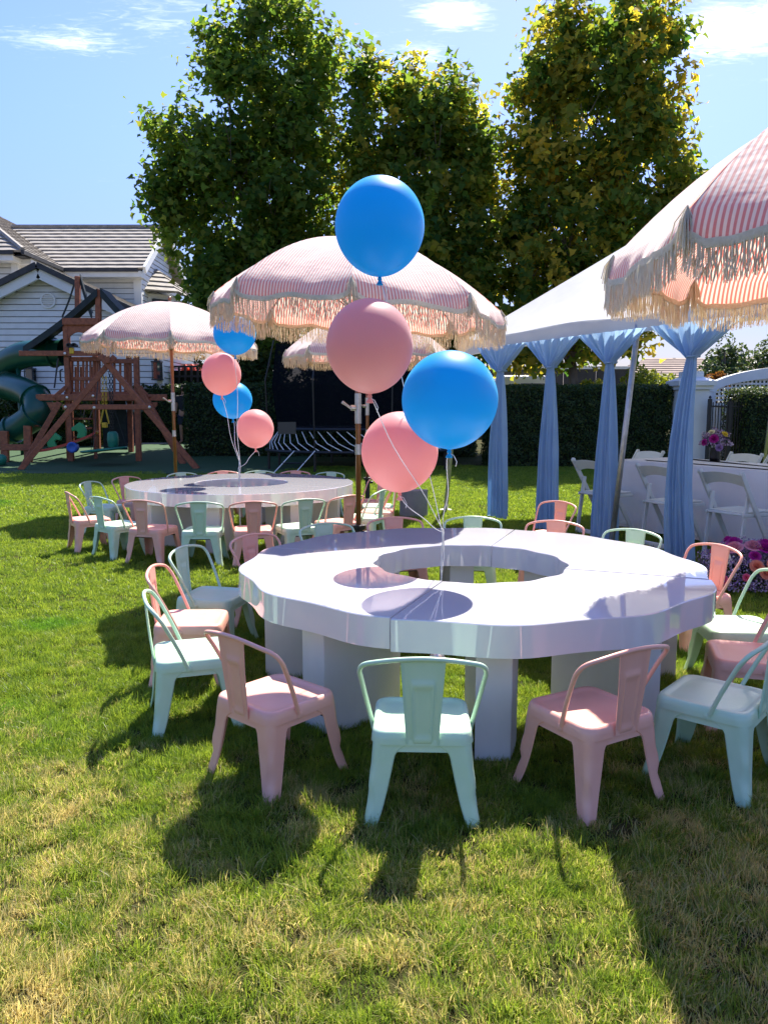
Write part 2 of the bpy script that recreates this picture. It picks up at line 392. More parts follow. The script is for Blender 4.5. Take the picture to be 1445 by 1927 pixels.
# ---------------------------------------------------------------- ground and grass
def gz(y):
    t = min(1, max(0, (y - 17.8) / 4.0)); return .24 * t * t * (3 - 2 * t)
mb = MB(); ys = [-40, -4, 0, 2, 4, 8, 12, 16, 17.8] + [17.8 + .4 * i for i in range(1, 11)] + [26, 40, 80, 200, 900]
xs = [-900, -200, -60, -20, -5, 5, 20, 60, 200, 900]
for y in ys:
    for x in xs: mb.v.append((x, y, gz(y)))
for i in range(len(ys) - 1):
    for j in range(len(xs) - 1):
        a = i * len(xs) + j; mb.f.append((a, a + 1, a + 1 + len(xs), a + len(xs)))
struct('ground', mb, GROUND, smooth=True)
mb = MB()
xs2 = [-16, -9, -4, -1.9]; ys2 = [15.75, 17.8] + [17.8 + .4 * i for i in range(1, 11)] + [26]
for y in ys2:
    for j, x in enumerate(xs2): mb.v.append((x, y - (.25 * math.sin(x * 1.3) if y < 16 else 0), gz(y) + .02))
for i in range(len(ys2) - 1):
    for j in range(3): a = i * 4 + j; mb.f.append((a, a + 1, a + 5, a + 4))
struct('artificial_turf_patch', mb, TURF, smooth=True)

def blade_patch(name, size, n, h, w, seed):
    r = np.random.RandomState(seed)
    x = r.uniform(-size / 2, size / 2, n); y = r.uniform(-size / 2, size / 2, n)
    K = max(6, int(size * size * 330)); kx, ky = r.uniform(-size / 2, size / 2, K), r.uniform(-size / 2, size / 2, K); kl, kh, kt = r.uniform(0, 6.28, K), r.uniform(.55, 1.35, K), r.uniform(-.35, .35, K)
    ci = r.randint(0, K, n); cl_ = r.uniform(size=n) < .72
    x = np.where(cl_, kx[ci] + r.normal(0, .017, n), x); y = np.where(cl_, ky[ci] + r.normal(0, .017, n), y)
    hh = h * r.uniform(.45, 1.15, n) * np.where(cl_, kh[ci], .62) * (1 + .25 * np.sin(x * 17 + seed) * np.cos(y * 15)); ang = r.uniform(0, 2 * np.pi, n)
    lean = r.beta(1.6, 2.0, n) * 1.25; la = np.where(cl_, kl[ci] + r.normal(0, .9, n), ang + r.normal(0, .6, n))
    ww = w * r.uniform(.7, 1.3, n)
    dx, dy = np.cos(ang + np.pi / 2), np.sin(ang + np.pi / 2); lx, ly = np.cos(la), np.sin(la)
    V = []
    for t, k in ((0, 1.), (.5, .9), (1., .12)):
        px = x + lx * lean * hh * t ** 1.6; py = y + ly * lean * hh * t ** 1.6; pz = hh * t * np.clip(1 - .38 * lean * t, .3, 1)
        for s in (-.5, .5): V.append(np.stack([px + dx * ww * k * s, py + dy * ww * k * s, pz], 1))
    V = np.stack(V, 1)   # n,6,3
    F = []
    base = (np.arange(n) * 6)[:, None]
    F = np.concatenate([base + np.array([[0, 1, 3, 2]]), base + np.array([[2, 3, 5, 4]])], 0)
    tint = np.stack([np.clip(r.uniform(0, 1, n) + np.where(cl_, kt[ci], -.2), 0, 1), r.uniform(-.22, .22, n) + (lean > .9) * .12 + .22], 1); tint = np.concatenate([tint, tint], 0)
    o = raw_mesh(name, V.reshape(-1, 3), F, GRASS, tint=tint)
    COL.objects.unlink(o); return o
def gn_scatter(name, pts, protos, smin, smax):
    me = bpy.data.meshes.new(name); me.from_pydata(pts, [], []); me.materials.append(GRASS)
    o = bpy.data.objects.new(name, me); COL.objects.link(o)
    ng = bpy.data.node_groups.new(name, 'GeometryNodeTree')
    ng.interface.new_socket('Geometry', in_out='INPUT', socket_type='NodeSocketGeometry'); ng.interface.new_socket('Geometry', in_out='OUTPUT', socket_type='NodeSocketGeometry')
    N, L = ng.nodes, ng.links
    gi, go = N.new('NodeGroupInput'), N.new('NodeGroupOutput')
    geo = N.new('GeometryNodeGeometryToInstance') if False else N.new('GeometryNodeJoinGeometry')
    for p in protos:
        oi = N.new('GeometryNodeObjectInfo'); oi.inputs['Object'].default_value = p; oi.inputs['As Instance'].default_value = True
        L.new(oi.outputs['Geometry'], geo.inputs[0])
    iop = N.new('GeometryNodeInstanceOnPoints'); iop.inputs['Pick Instance'].default_value = True
    L.new(gi.outputs[0], iop.inputs['Points']); L.new(geo.outputs[0], iop.inputs['Instance'])
    ri = N.new('FunctionNodeRandomValue'); ri.data_type = 'INT'; ri.inputs['Min'].default_value = 0; ri.inputs['Max'].default_value = len(protos) - 1
    L.new(ri.outputs[2], iop.inputs['Instance Index'])
    rv = N.new('FunctionNodeRandomValue'); rv.data_type = 'FLOAT_VECTOR'; rv.inputs['Min'].default_value = (0, 0, 0); rv.inputs['Max'].default_value = (0, 0, 6.283); rv.inputs['Seed'].default_value = 3
    L.new(rv.outputs[0], iop.inputs['Rotation'])
    rs = N.new('FunctionNodeRandomValue'); rs.data_type = 'FLOAT'; rs.inputs[2].default_value = smin; rs.inputs[3].default_value = smax; rs.inputs['Seed'].default_value = 5
    L.new(rs.outputs[1], iop.inputs['Scale']); L.new(iop.outputs[0], go.inputs[0])
    m = o.modifiers.new('scatter', 'NODES'); m.node_group = ng
    return tag(o, kind='stuff')
near = [blade_patch('grass_tuft_patch', .26, 1450, .040, .0024, s) for s in range(6)]
mid = [blade_patch('grass_tuft_patch', .44, 1500, .038, .004, 20 + s) for s in range(4)]
far = [blade_patch('grass_tuft_patch', .9, 2400, .042, .009, 40 + s) for s in range(3)]
def grid_pts(y0, y1, st, jit, xmargin=.6):
    out = []; y = y0
    while y < y1:
        w = (y + .5) * .52 + xmargin; x = -w
        while x < w:
            out.append((x + rnd.uniform(-jit, jit), y + rnd.uniform(-jit, jit), 0)); x += st
        y += st
    return out
g = gn_scatter('lawn_grass', grid_pts(.8, 4.6, .145, .05, 1.5), near, .75, 1.15)
g = gn_scatter('lawn_grass_midway', grid_pts(4.6, 9.0, .27, .1, 2.0), mid, .8, 1.15)
fp = [p for p in grid_pts(9.0, 17.6, .55, .2, 3.0) if not (p[0] < -1.7 and p[1] > 15.6)]
g = gn_scatter('lawn_grass_beyond', fp, far, .8, 1.15)

# ---------------------------------------------------------------- trees
def limb(mb, p, d, L, r, depth, rng):
    pts = [Vector(p)]; d = Vector(d).normalized(); n = 5
    for i in range(n):
        d = (d + Vector((rng.uniform(-.13, .13), rng.uniform(-.13, .13), rng.uniform(-.02, .12)))).normalized(); pts.append(pts[-1] + d * L / n)
    mb.tube(pts, [r * (1 - .6 * i / n) for i in range(n + 1)], 7)
    if depth:
        for k in range(3):
            i = rng.choice([2, 3, 4, 5]); a = rng.uniform(0, 6.28)
            dd = (d * 1.2 + Vector((math.cos(a), math.sin(a), rng.uniform(0, .5))) * .8)
            limb(mb, pts[i], dd, L * .62, r * .5, depth - 1, rng)
def tree(label, base, blobs, D, seed, yellow, trunk_r=.2, nleaf=34, dens=1.0, group=None, size=.2, fork=2.6, bareness=1.0):
    """blobs: (x, z, rx, rz[, dy]) ellipsoids in metres at depth D"""
    rng = random.Random(seed); r = np.random.RandomState(seed)
    t = thing('plane_tree', label, 'tree', base, 0, group)
    mb = MB(); b = Vector(base)
    top = max(z + rz for x, z, rx, rz, *_ in blobs)
    stem = [b + Vector((0, 0, -.1)), b + Vector((.05, 0, fork * .5)), b + Vector((.0, .05, fork))]
    mb.tube(catmull(stem, 4), [trunk_r * k for k in np.linspace(1.25, .85, 9)], 12)
    for bl in blobs:
        x, z, rx, rz = bl[:4]; tgt = Vector((x, D, z)); s = stem[-1] + Vector((0, 0, rng.uniform(-.3, .8)))
        mid_ = s.lerp(tgt, .5) + Vector((0, 0, .5))
        pts = catmull([s, mid_, tgt], 4); rr = trunk_r * .5
        mb.tube(pts, [rr * (1 - .7 * i / (len(pts) - 1)) for i in range(len(pts))], 7)
        for k in range(3):
            a = rng.uniform(0, 6.28); limb(mb, pts[rng.choice([4, 5, 6, 7])], (math.cos(a) * .8, math.sin(a) * .8, .8), min(rx, rz) * 1.0, rr * .4, 1, rng)
    mb.build('trunk', BARK, t, smooth=True, world=True)
    P, N, T = [], [], []
    for bl in blobs:
        x, z, rx, rz = bl[:4]; ry = (rx + rz) * .5 if len(bl) < 5 else bl[4]; ry = max(ry, 1.1)
        rx *= .93; rz *= .93; vol = rx * ry * rz; nc = int(48 * dens * vol ** .72) + 12
        for _ in range(nc):
            u = r.normal(size=3); u /= np.linalg.norm(u); q = r.uniform(.25, 1) ** .55 * (1 + .10 * r.normal())
            lump = 1 + .12 * math.sin(5 * u[0] + seed) * math.cos(4 * u[2] + 2 * seed) + .09 * math.sin(11 * u[1] + 9 * u[2])
            c = np.array([x, D, z]) + u * q * lump * np.array([rx, ry, rz])
            spray = r.uniform() < .13
            if spray: c = np.array([x, D, z]) + u * r.uniform(.92, 1.10) * np.array([rx, ry, rz])
            hole = math.sin(1.7 * c[0] + seed) * math.sin(2.1 * c[2] + 1.3 * seed) + .6 * math.sin(3.3 * c[0] + 1.1 * c[1] + 2) * math.sin(3.9 * c[2] + seed)
            if not spray and q > .45 and hole < -.5: continue
            n = int(nleaf * r.uniform(.5, 1.3) * (.8 if spray else 1)); st = np.array([.30, .30, .26]) * r.uniform(.7, 1.35)
            # a twig: leaves strung along a drooping/rising spray
            ax = u + r.normal(size=3) * .5 + np.array([0, 0, .5]); ax /= np.linalg.norm(ax)
            pp = c + r.normal(size=(n, 3)) * st * .55 + ax * r.uniform(-.45, .45, (n, 1)) * (1.35 if spray else 1)
            if spray: pp = c + r.normal(size=(n, 3)) * .085 + (ax * .6 + np.array([0, 0, .7])) * r.uniform(-.5, .5, (n, 1))
            P.append(pp); N.append(np.repeat((u * .7 + np.array([0, -.25, .55]))[None], n, 0))
            dry = np.clip(yellow[0] + (yellow[1] * max(0, (q - .6) / .4) + yellow[2] * r.normal()) * (.35 + .65 * (q > .75)), 0, 1)
            cl0 = r.normal(.4, .3); T.append(np.stack([np.clip(cl0 + r.normal(0, .13, n) + .25 * (q > .9), 0, 1), np.clip(r.uniform(-.25, .25, n) + dry, 0, 1)], 1))  # outer leaves lighter and autumn yellow; inner ones darkened as painted crown shade
    P = np.concatenate(P); N = np.concatenate(N); T = np.concatenate(T)
    V, F = leaf_cloud(P, N, size, r, 'lobed', .75)
    raw_mesh('crown', V, F, PLANE_L, t, tint=T, kind='stuff', off=base)
    return t
def pb(D, lst, k=1.0):
    """silhouette ellipses measured at a depth -> metres"""
    out = []
    P_ = R(7.55)
    for cx, cy, rx, ry in lst:
        u = (cx - 722.5) / 1460; v = (cy - 963.5) / 1460
        dy = math.cos(P_) - v * math.sin(P_); dz = -math.sin(P_) - v * math.cos(P_); t = D / dy
        out.append((t * u, 1.3 + t * dz, rx * t / 1460 * k, ry * t / 1460 * k))
    return out
D1, D2, D3 = 22.5, 22.0, 21.5
tree('tall green plane tree, tallest of the row, nearest the white house', (-3.6, D1, gz(D1)), pb(D1, [(510, 55, 75, 85), (420, 95, 32, 75), (585, 105, 50, 80), (480, 215, 140, 110), (345, 275, 72, 75), (315, 375, 42, 60),
     (430, 400, 140, 140), (560, 340, 95, 150), (400, 500, 62, 85), (470, 560, 110, 95), (560, 520, 90, 110), (410, 600, 55, 50), (500, 640, 110, 40)]), D1, 3, (-.45, .25, .12), .128, dens=1.0)
tree('plane tree of middle height between the green tree and the golden one', (.7, D2, gz(D2)), pb(D2, [(682, 175, 34, 75), (735, 200, 42, 75), (785, 220, 46, 80), (850, 215, 40, 80), (700, 290, 85, 90), (815, 320, 100, 100), (885, 330, 48, 80),
     (740, 440, 130, 110), (860, 450, 80, 110), (918, 300, 26, 45), (690, 560, 110, 90), (830, 570, 110, 80), (900, 520, 60, 80), (760, 650, 130, 40), (890, 640, 60, 40)]), D2, 8, (-.30, .50, .24), .128, dens=1.0)
tree('plane tree with golden turning leaves behind the white tent', (5.15, D3, gz(D3)), pb(D3, [(1075, 45, 60, 65), (1170, 40, 70, 70), (1240, 90, 48, 70), (1030, 130, 55, 60), (978, 165, 28, 26), (1130, 160, 130, 90), (1225, 200, 60, 80),
     (1080, 280, 110, 90), (1190, 300, 90, 100), (1265, 340, 42, 80), (1000, 300, 50, 80), (970, 420, 55, 90), (1070, 420, 110, 90), (1190, 420, 90, 90), (1270, 400, 32, 60), (1060, 540, 110, 80), (1170, 540, 90, 70), (975, 545, 45, 70),
     (1080, 620, 90, 40), (1180, 620, 40, 45), (1000, 655, 60, 34), (1095, 665, 55, 26)]), D3, 21, (-.12, .60, .28), .128, dens=1.0, fork=2.3)

# ---------------------------------------------------------------- hedges and shrubs
def hedge(name, label, x0, x1, y0, y1, z0, z1, n, seed, size=.06, m=HEDGE_L, cat='hedge', top_light=.25, rnd_=.05, faces=('f', 't', 'l', 'r'), dry=0):
    r = np.random.RandomState(seed)
    base = ((x0 + x1) / 2, (y0 + y1) / 2, z0)
    t = thing(name, label, cat, base)
    mb = MB(); mb.box(((x0 + x1) / 2, (y0 + y1) / 2, (z0 + z1) / 2 - .05), (x1 - x0 - .16, y1 - y0 - .16, z1 - z0 - .10)); mb.build('dark_core', HEDGE_IN, t, world=True)  # solid near-black box core added under the leaf scatter
    A = {'f': (x1 - x0) * (z1 - z0), 't': (x1 - x0) * (y1 - y0), 'l': (y1 - y0) * (z1 - z0), 'r': (y1 - y0) * (z1 - z0)}; tot = sum(A[f] for f in faces)
    P, N, T = [], [], []
    for f in faces:
        k = int(n * A[f] / tot); u, v = r.uniform(size=k), r.uniform(size=k); e = -np.abs(r.normal(0, rnd_, k)) + .03 + .03 * np.sin(u * 40 + v * 13) + .02 * np.sin(v * 31 + u * 17)
        if f == 'f': p = np.stack([x0 + u * (x1 - x0), y0 - e, z0 + v * (z1 - z0)], 1); nn = (0, -1, .35)
        elif f == 't': p = np.stack([x0 + u * (x1 - x0), y0 + v * (y1 - y0), z1 + e], 1); nn = (0, -.1, 1)
        elif f == 'l': p = np.stack([x0 - e, y0 + u * (y1 - y0), z0 + v * (z1 - z0)], 1); nn = (-1, 0, .35)
        else: p = np.stack([x1 + e, y0 + u * (y1 - y0), z0 + v * (z1 - z0)], 1); nn = (1, 0, .35)
        P.append(p); N.append(np.tile(nn, (k, 1)))
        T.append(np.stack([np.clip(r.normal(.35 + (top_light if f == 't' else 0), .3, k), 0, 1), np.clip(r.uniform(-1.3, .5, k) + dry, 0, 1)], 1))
    P = np.concatenate(P); N = np.concatenate(N); T = np.concatenate(T)
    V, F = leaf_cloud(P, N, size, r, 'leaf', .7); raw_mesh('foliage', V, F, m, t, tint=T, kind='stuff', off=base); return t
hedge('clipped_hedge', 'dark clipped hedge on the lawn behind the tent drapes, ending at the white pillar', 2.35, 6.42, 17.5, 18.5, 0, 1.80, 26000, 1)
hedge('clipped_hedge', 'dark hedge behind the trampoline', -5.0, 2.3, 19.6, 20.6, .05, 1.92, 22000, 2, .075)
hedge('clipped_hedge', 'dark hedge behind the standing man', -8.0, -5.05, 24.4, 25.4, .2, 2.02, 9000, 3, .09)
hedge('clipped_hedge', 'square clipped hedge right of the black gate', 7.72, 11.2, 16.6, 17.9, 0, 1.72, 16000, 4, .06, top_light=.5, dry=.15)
hedge('clipped_hedge', 'low sunlit hedge under the garage wall, behind the play tower', -13.6, -8.2, 22.6, 23.3, .2, 1.62, 9000, 5, .08, BUSH_L)
def shrub(name, label, c, rad, n, seed, size, m=HEDGE_L, cat='shrub', stem=True, dry=0, group=None, nx=1.0):
    r = np.random.RandomState(seed); t = thing(name, label, cat, (c[0], c[1], gz(c[1])), 0, group); g0 = gz(c[1])
    mb = MB()
    if stem:
        for k in range(5):
            a = k * 1.3 + seed; mb.tube([(c[0] + .05 * math.cos(a), c[1] + .05 * math.sin(a), g0 - .03), (c[0] + rad[0] * .35 * math.cos(a), c[1] + rad[1] * .35 * math.sin(a), c[2]), (c[0] + rad[0] * .6 * math.cos(a), c[1] + rad[1] * .6 * math.sin(a), c[2] + rad[2] * .6)], [.035, .02, .01], 6)
        mb.build('stem', BARK, t, smooth=True, world=True)
    nb = max(6, n // 220); cs = r.normal(size=(nb, 3)); cs /= np.linalg.norm(cs, axis=1, keepdims=True); cs *= r.uniform(.3, .85, (nb, 1))
    i = r.randint(0, nb, n); u = r.normal(size=(n, 3)); u /= np.linalg.norm(u, axis=1, keepdims=True); q = cs[i] + u * r.uniform(.5, 1, (n, 1)) ** .4 * .36
    P = np.array(c) + q * np.array(rad); P[:, 2] = np.maximum(P[:, 2], g0 + .03)
    T = np.stack([np.clip(r.normal(.4, .3, n) + .2 * q[:, 2], 0, 1), np.clip(r.uniform(-1.2, .6, n) + dry, 0, 1)], 1)
    V, F = leaf_cloud(P, u * .8 + np.array([0, 0, .4]), size, r, 'leaf', .8); raw_mesh('foliage', V, F, m, t, tint=T, kind='stuff', off=(c[0], c[1], g0)); return t
shrub('leafy_shrub', 'loose glossy shrub behind the green slide, at the left edge', (-12.2, 21.6, 1.05), (1.0, .8, .95), 5200, 31, .11)
shrub('leafy_shrub', 'loose glossy shrub behind the slide exit, beside the tower ladder', (-10.4, 22.2, 1.0), (1.1, .7, .9), 5200, 32, .11)
shrub('leafy_shrub', 'shaded shrub behind the ladder of the play tower', (-8.7, 22.2, .9), (.8, .6, .8), 3600, 33, .10)
shrub('yellow_green_bush', 'bright yellow green bush rising over the hedge by the white pillar', (7.25, 21.0, 1.75), (.85, .7, .82), 4200, 34, .11, BUSH_L)
shrub('yellow_green_bush', 'bright yellow green bush behind the trunk of the golden tree', (5.9, 21.3, 1.55), (.6, .6, .7), 3200, 35, .11, BUSH_L, dry=.3)
shrub('thin_shrub', 'thin young shrub standing up beside the bright bush', (7.7, 22.5, 1.8), (.35, .35, 1.0), 900, 36, .12, BUSH_L)
for k, (x, y, z, rx, rz, lab) in enumerate([(-1.2, 21.6, 2.1, 1.7, 1.5, 'dark tall shrub behind the trampoline, left one of three'), (1.2, 21.4, 2.2, 1.5, 1.4, 'dark tall shrub behind the trampoline, middle of three'), (-3.7, 21.8, 2.0, 1.5, 1.5, 'dark tall shrub below the tall green plane tree')]):
    shrub('tall_shrub', lab, (x, y, z), (rx, .9, rz), 7000, 50 + k, .14)
# far trees beyond the gate
def far_tree(name, label, c, rad, n, seed, size=.3, m=FAR_L):
    r = np.random.RandomState(seed); t = thing(name, label, 'tree', (c[0], c[1], 0)); mb = MB()
    mb.tube([(c[0], c[1], 0), (c[0] + .1, c[1], c[2] * .6), (c[0], c[1], c[2] + rad[2] * .6)], [.3, .22, .08], 7); mb.build('trunk', BARK, t, smooth=True, world=True)
    nb = max(9, n // 150); cs = r.normal(size=(nb, 3)); cs /= np.linalg.norm(cs, axis=1, keepdims=True); cs *= r.uniform(.35, .85, (nb, 1))
    i = r.randint(0, nb, n); u = r.normal(size=(n, 3)); u /= np.linalg.norm(u, axis=1, keepdims=True); q = cs[i] + u * .33
    P = np.array(c) + q * np.array(rad)
    T = np.stack([np.clip(r.normal(.4, .3, n), 0, 1), np.clip(r.uniform(-1.5, .5, n), 0, 1)], 1)
    V, F = leaf_cloud(P, u * .8 + np.array([0, 0, .4]), size, r, 'leaf', .8); raw_mesh('crown', V, F, m, t, tint=T, kind='stuff', off=(c[0], c[1], 0))
far_tree('round_tree', 'dense rounded dark green tree far behind the arched gate', (16.3, 38, 3.0), (1.3, 1.3, 1.9), 5200, 61, .2)
far_tree('round_tree', 'dark rounded tree far off at the right edge above the arch', (27.2, 55, 4.0), (2.6, 2, 2.4), 5200, 62, .3)
far_tree('hazy_tree', 'small grey green tree far off, left of the tiled roof', (20.0, 62, 3.6), (2.0, 1.6, 1.6), 3000, 63, .3)
far_tree('russet_tree', 'small russet tree against the tiled roof behind the pillar', (14.4, 34, 2.1), (.8, .8, 1.0), 1600, 64, .2, leafmat('russet_leaf', ca=(.12, .05, .02), cb=(.22, .09, .03)))
far_tree('olive_tree', 'grey olive tree in front of the tiled roof', (13.0, 33, 2.2), (1.0, .8, .8), 2400, 65, .12, leafmat('olive_leaf', ca=(.12, .15, .09), cb=(.2, .24, .16)))

# ---------------------------------------------------------------- white house on the left
def board_mesh(L, h, z0=0, d=.034):
    mb = MB(); mb.add([(0, 0, 0), (L, 0, 0), (L, -d, 0), (0, -d, 0), (0, -.006, h), (L, -.006, h)], [(3, 2, 5, 4), (0, 3, 4), (1, 5, 2), (0, 1, 2, 3), (0, 4, 5, 1)]); return mb
def siding(parent, p0, ang, width, z0, z1, pitch=.19, top=None):
    """boards from z0 up; top(z)->(a,b) gives the span for gables"""
    z = z0; cache = {}
    while z < z1 - .01:
        a, b = (0, width) if top is None else top(z + pitch * .5)
        if b - a > .05:
            key = round(b - a, 3)
            if key not in cache: cache[key] = board_mesh(b - a, pitch - .019).mesh('siding_board', SIDING)
            o = bpy.data.objects.new('siding_board', cache[key]); COL.objects.link(o); o.parent = parent
            w = wloc(parent); o.location = (p0[0] + a * math.cos(ang) - w.x, p0[1] + a * math.sin(ang) - w.y, z - w.z); o.rotation_euler = (0, 0, ang)
        z += pitch
def roof_plane(parent, ridge_a, ridge_b, eave_a, eave_b, n, m=TILE, th=.06):
    """overlapping courses from eave to ridge, each its own piece"""
    ra, rb, ea, eb = map(Vector, (ridge_a, ridge_b, eave_a, eave_b)); w = wloc(parent)
    nrm = (eb - ea).cross(ra - ea).normalized()
    if nrm.z < 0: nrm = -nrm
    mb = MB(); dn = nrm * .03; mb.add([p - w - dn for p in (ea, eb, rb, ra)], [(0, 1, 2, 3)]); mb.build('underlay', m, parent)
    for i in range(n):
        t0, t1 = i / n, min(1, (i + 1.08) / n)
        a0, b0 = ea.lerp(ra, t0), eb.lerp(rb, t0); a1, b1 = ea.lerp(ra, t1), eb.lerp(rb, t1)
        if (b0 - a0).length < .1: break
        mb = MB(); L = (b0 - a0).length; k = max(1, int(L / .33)); d = (b0 - a0)
        lo0, lo1 = [], []
        for j in range(k + 1):
            s = j / k; up = nrm * (th + (.008 if j % 2 else 0)); lo0.append(a0.lerp(b0, s) + up); lo1.append(a1.lerp(b1, s) + nrm * .012)
        bot = [p - nrm * (th + .01) for p in lo0]
        mb.loops([[tuple(v - w) for v in bot], [tuple(v - w) for v in lo0], [tuple(v - w) for v in lo1]], close=False)
        mb.build('tile_course', m, parent)
def window(parent, c, ang, w, h, frame=TRIMW, cols=1, rows=1, name='window'):
    """a recessed pane with frame bars, facing local -Y"""
    W = wloc(parent); mt = Matrix.Rotation(ang, 3, 'Z'); c = Vector(c)
    root = None
    fr = MB(); t = .06
    for dx, dz, sx, sz in ((0, h / 2, w + 2 * t, t), (0, -h / 2, w + 2 * t, t), (-w / 2 - t / 2, 0, t, h - t), (w / 2 + t / 2, 0, t, h - t)):
        fr.box(c - W + mt @ Vector((dx, -.03, dz)), (sx, .08, sz), ang)
    for i in range(1, cols): fr.box(c - W + mt @ Vector((-w / 2 + w * i / cols, -.02, 0)), (.03, .04, h - t), ang)
    root = fr.build(name, frame, parent)
    mb = MB(); mb.box(c - W + mt @ Vector((0, .0, 0)), (w, .02, h - t), ang); mb.build('pane', GLASS, root)
    return root
HX, HY, HG = -9.35, 30.6, gz(30)
house = thing('white_house', 'white two storey house with horizontal siding and grey tiled roofs', 'house', (HX, HY, HG))
EAV, RID = 6.35, 8.6
w = MB()
w.box(((HX - 12.6) / 2 - .02, HY + 2.8, (EAV + HG) / 2), (12.6 + HX - .05, 5.5, EAV - HG), 0)
w.box((-16.6, 31, (EAV + HG) / 2), (7.9, 7.1, EAV - HG))
w.extrude([(HX - .03, HY + .06, EAV), (HX - .03, HY + 5.5, EAV), (HX - .03, HY + 2.8, RID - .05)], (-.1, 0, 0))
w.build('wall', WALLBACK, house, world=True)
siding(house, (-12.6, HY), 0, 12.6 + HX, .3, EAV, .2)
siding(house, (-20.5, 27.4), 0, 7.9, .3, EAV, .2)
siding(house, (-12.6, 27.4), R(90), 3.2, .3, EAV, .2)
siding(house, (HX, HY), R(90), 5.55, .3, EAV, .2)
siding(house, (HX, HY), R(90), 5.55, EAV, RID, .2, top=lambda z: ((z - EAV) / (RID - EAV) * 2.8, 5.55 - (z - EAV) / (RID - EAV) * 2.75))
mb = MB()
for x, y in ((-12.52, 27.34), (HX + .02, HY - .05), (HX - .12, HY - .05), (-12.6, 27.32)): mb.box((x, y, 4.6), (.14, .14, 3.4))
mb.box(((HX - 12.6) / 2, HY - .3, EAV - .02), (12.6 + HX + .5, .6, .22)); mb.box((-16.6, 27.05, EAV - .02), (8.5, .62, .22)); mb.box((-12.32, 29.0, EAV - .02), (.6, 3.3, .22))
mb.build('eave_fascia', TRIMW, house, world=True)
mb = MB(); mb.box(((HX - 12.6) / 2 + .3, HY - .64, EAV + .12), (12.6 + HX - .3, .1, .13)); mb.box((-16.6, 26.7, EAV + .12), (8.6, .1, .13)); mb.box((-11.98, 28.7, EAV + .12), (.1, 4.1, .13))
mb.build('gutter', TILE_D, house, world=True)
ro = MB(); ro.box((HX - 2, HY + 2.8, EAV + .1), (.1, .1, .1)); ro.add([(-12.0, 26.8, EAV + .02), (-22.4, 26.8, EAV + .02), (-22.4, 38, EAV + .02), (-12.0, 38, EAV + .02), (-17.2, 32.2, 9.75), (-17.2, 38, 9.75)], [(0, 1, 4), (0, 4, 5, 3), (0, 3, 2, 1), (1, 2, 5, 4), (2, 3, 5)])
roof = ro.build('roof', TILE_D, house, world=True)
sl = (RID - EAV - .1) / 3.4
roof_plane(roof, (-15.6, HY + 2.8, RID + .12), (HX + .35, HY + 2.8, RID + .12), (-12.0, HY - .6, EAV + .15), (HX + .35, HY - .6, EAV + .15), 12)
roof_plane(roof, (-15.6, HY + 2.8, RID + .12), (HX + .35, HY + 2.8, RID + .12), (-12.0, HY + 6.2, EAV + .15), (HX + .35, HY + 6.2, EAV + .15), 6)
roof_plane(roof, (-17.2, 32.2, 9.85), (-17.2, 38.2, 9.85), (-12.0, 26.75, EAV + .15), (-12.0, 38.2, EAV + .15), 17)
roof_plane(roof, (-17.2, 32.2, 9.85), (-17.3, 32.2, 9.85), (-12.0, 26.75, EAV + .15), (-22.4, 26.75, EAV + .15), 17)
mb = MB()
for a, b in (((HX + .4, HY - .62, EAV + .12), (HX + .4, HY + 2.8, RID + .1)), ((HX + .4, HY + 6.2, EAV + .12), (HX + .4, HY + 2.8, RID + .1))): mb.beam(a, b, .1, .26)
mb.build('rake_board', TRIMW, house, world=True)
mb = MB(); mb.tube([(-12.02, 26.75, EAV + .22), (-17.2, 32.2, 9.93)], .09, 6); mb.tube([(HX + .4, HY + 2.8, RID + .2), (-15.4, HY + 2.8, RID + .2)], .08, 6); mb.build('ridge_tiles', TILE, roof, world=True)
# bay at the right end, with windows
bx0, by0 = HX + .02, HY + 1.0
mb = MB(); mb.extrude([(bx0, by0, 2.5), (bx0 + .75, by0 + .7, 2.5), (bx0 + .75, by0 + 3.6, 2.5), (bx0, by0 + 4.2, 2.5)], (0, 0, 3.35)); mb.build('bay_wall', TRIMW, house, world=True)
window(house, (bx0 + .40, by0 + .33, 5.0), R(43), .62, 1.25, BLACKM)
window(house, (bx0 + .79, by0 + 1.5, 5.0), R(90), 1.1, 1.25, BLACKM)
roof_plane(roof, (bx0, by0 + 1.2, 7.0), (bx0, by0 + 3.0, 7.0), (bx0 + 1.15, by0 + .2, 5.9), (bx0 + 1.15, by0 + 4.2, 5.9), 5)
roof_plane(roof, (bx0, by0 + 1.2, 7.0), (bx0, by0 + 1.25, 7.0), (bx0 - .1, by0 - .5, 5.9), (bx0 + 1.15, by0 + .2, 5.9), 5)
# garage gable
GX0, GX1, GY = -13.95, -6.97, 24.6; GC = (GX0 + GX1) / 2; GE, GP = 3.72, 5.36; gg = gz(GY)
garage = thing('garage_wing', 'white gabled garage wing with round louvred vent, in front of the house', 'garage', (GC, GY, gg))
mb = MB(); mb.extrude([(GX0, GY + .03, gg), (GX1, GY + .03, gg), (GX1, GY + .03, GE), (GC, GY + .03, GP), (GX0, GY + .03, GE)], (0, 5.6, 0)); mb.build('wall', WALLBACK, garage, world=True)
siding(garage, (GX0, GY), 0, GX1 - GX0, gg + .02, GP - .05, .185, top=lambda z: (0, GX1 - GX0) if z < GE else ((z - GE) / (GP - GE) * 3.49, 6.98 - (z - GE) / (GP - GE) * 3.49))
siding(garage, (GX1, GY), R(90), 5.6, gg + .02, GE, .185)
mb = MB(); mb.box((GX1 - .02, GY - .035, 1.95), (.16, .07, 3.3)); mb.box((GX1 + .035, GY + .05, 1.95), (.07, .16, 3.3)); mb.build('corner_board', TRIMW, garage, world=True)
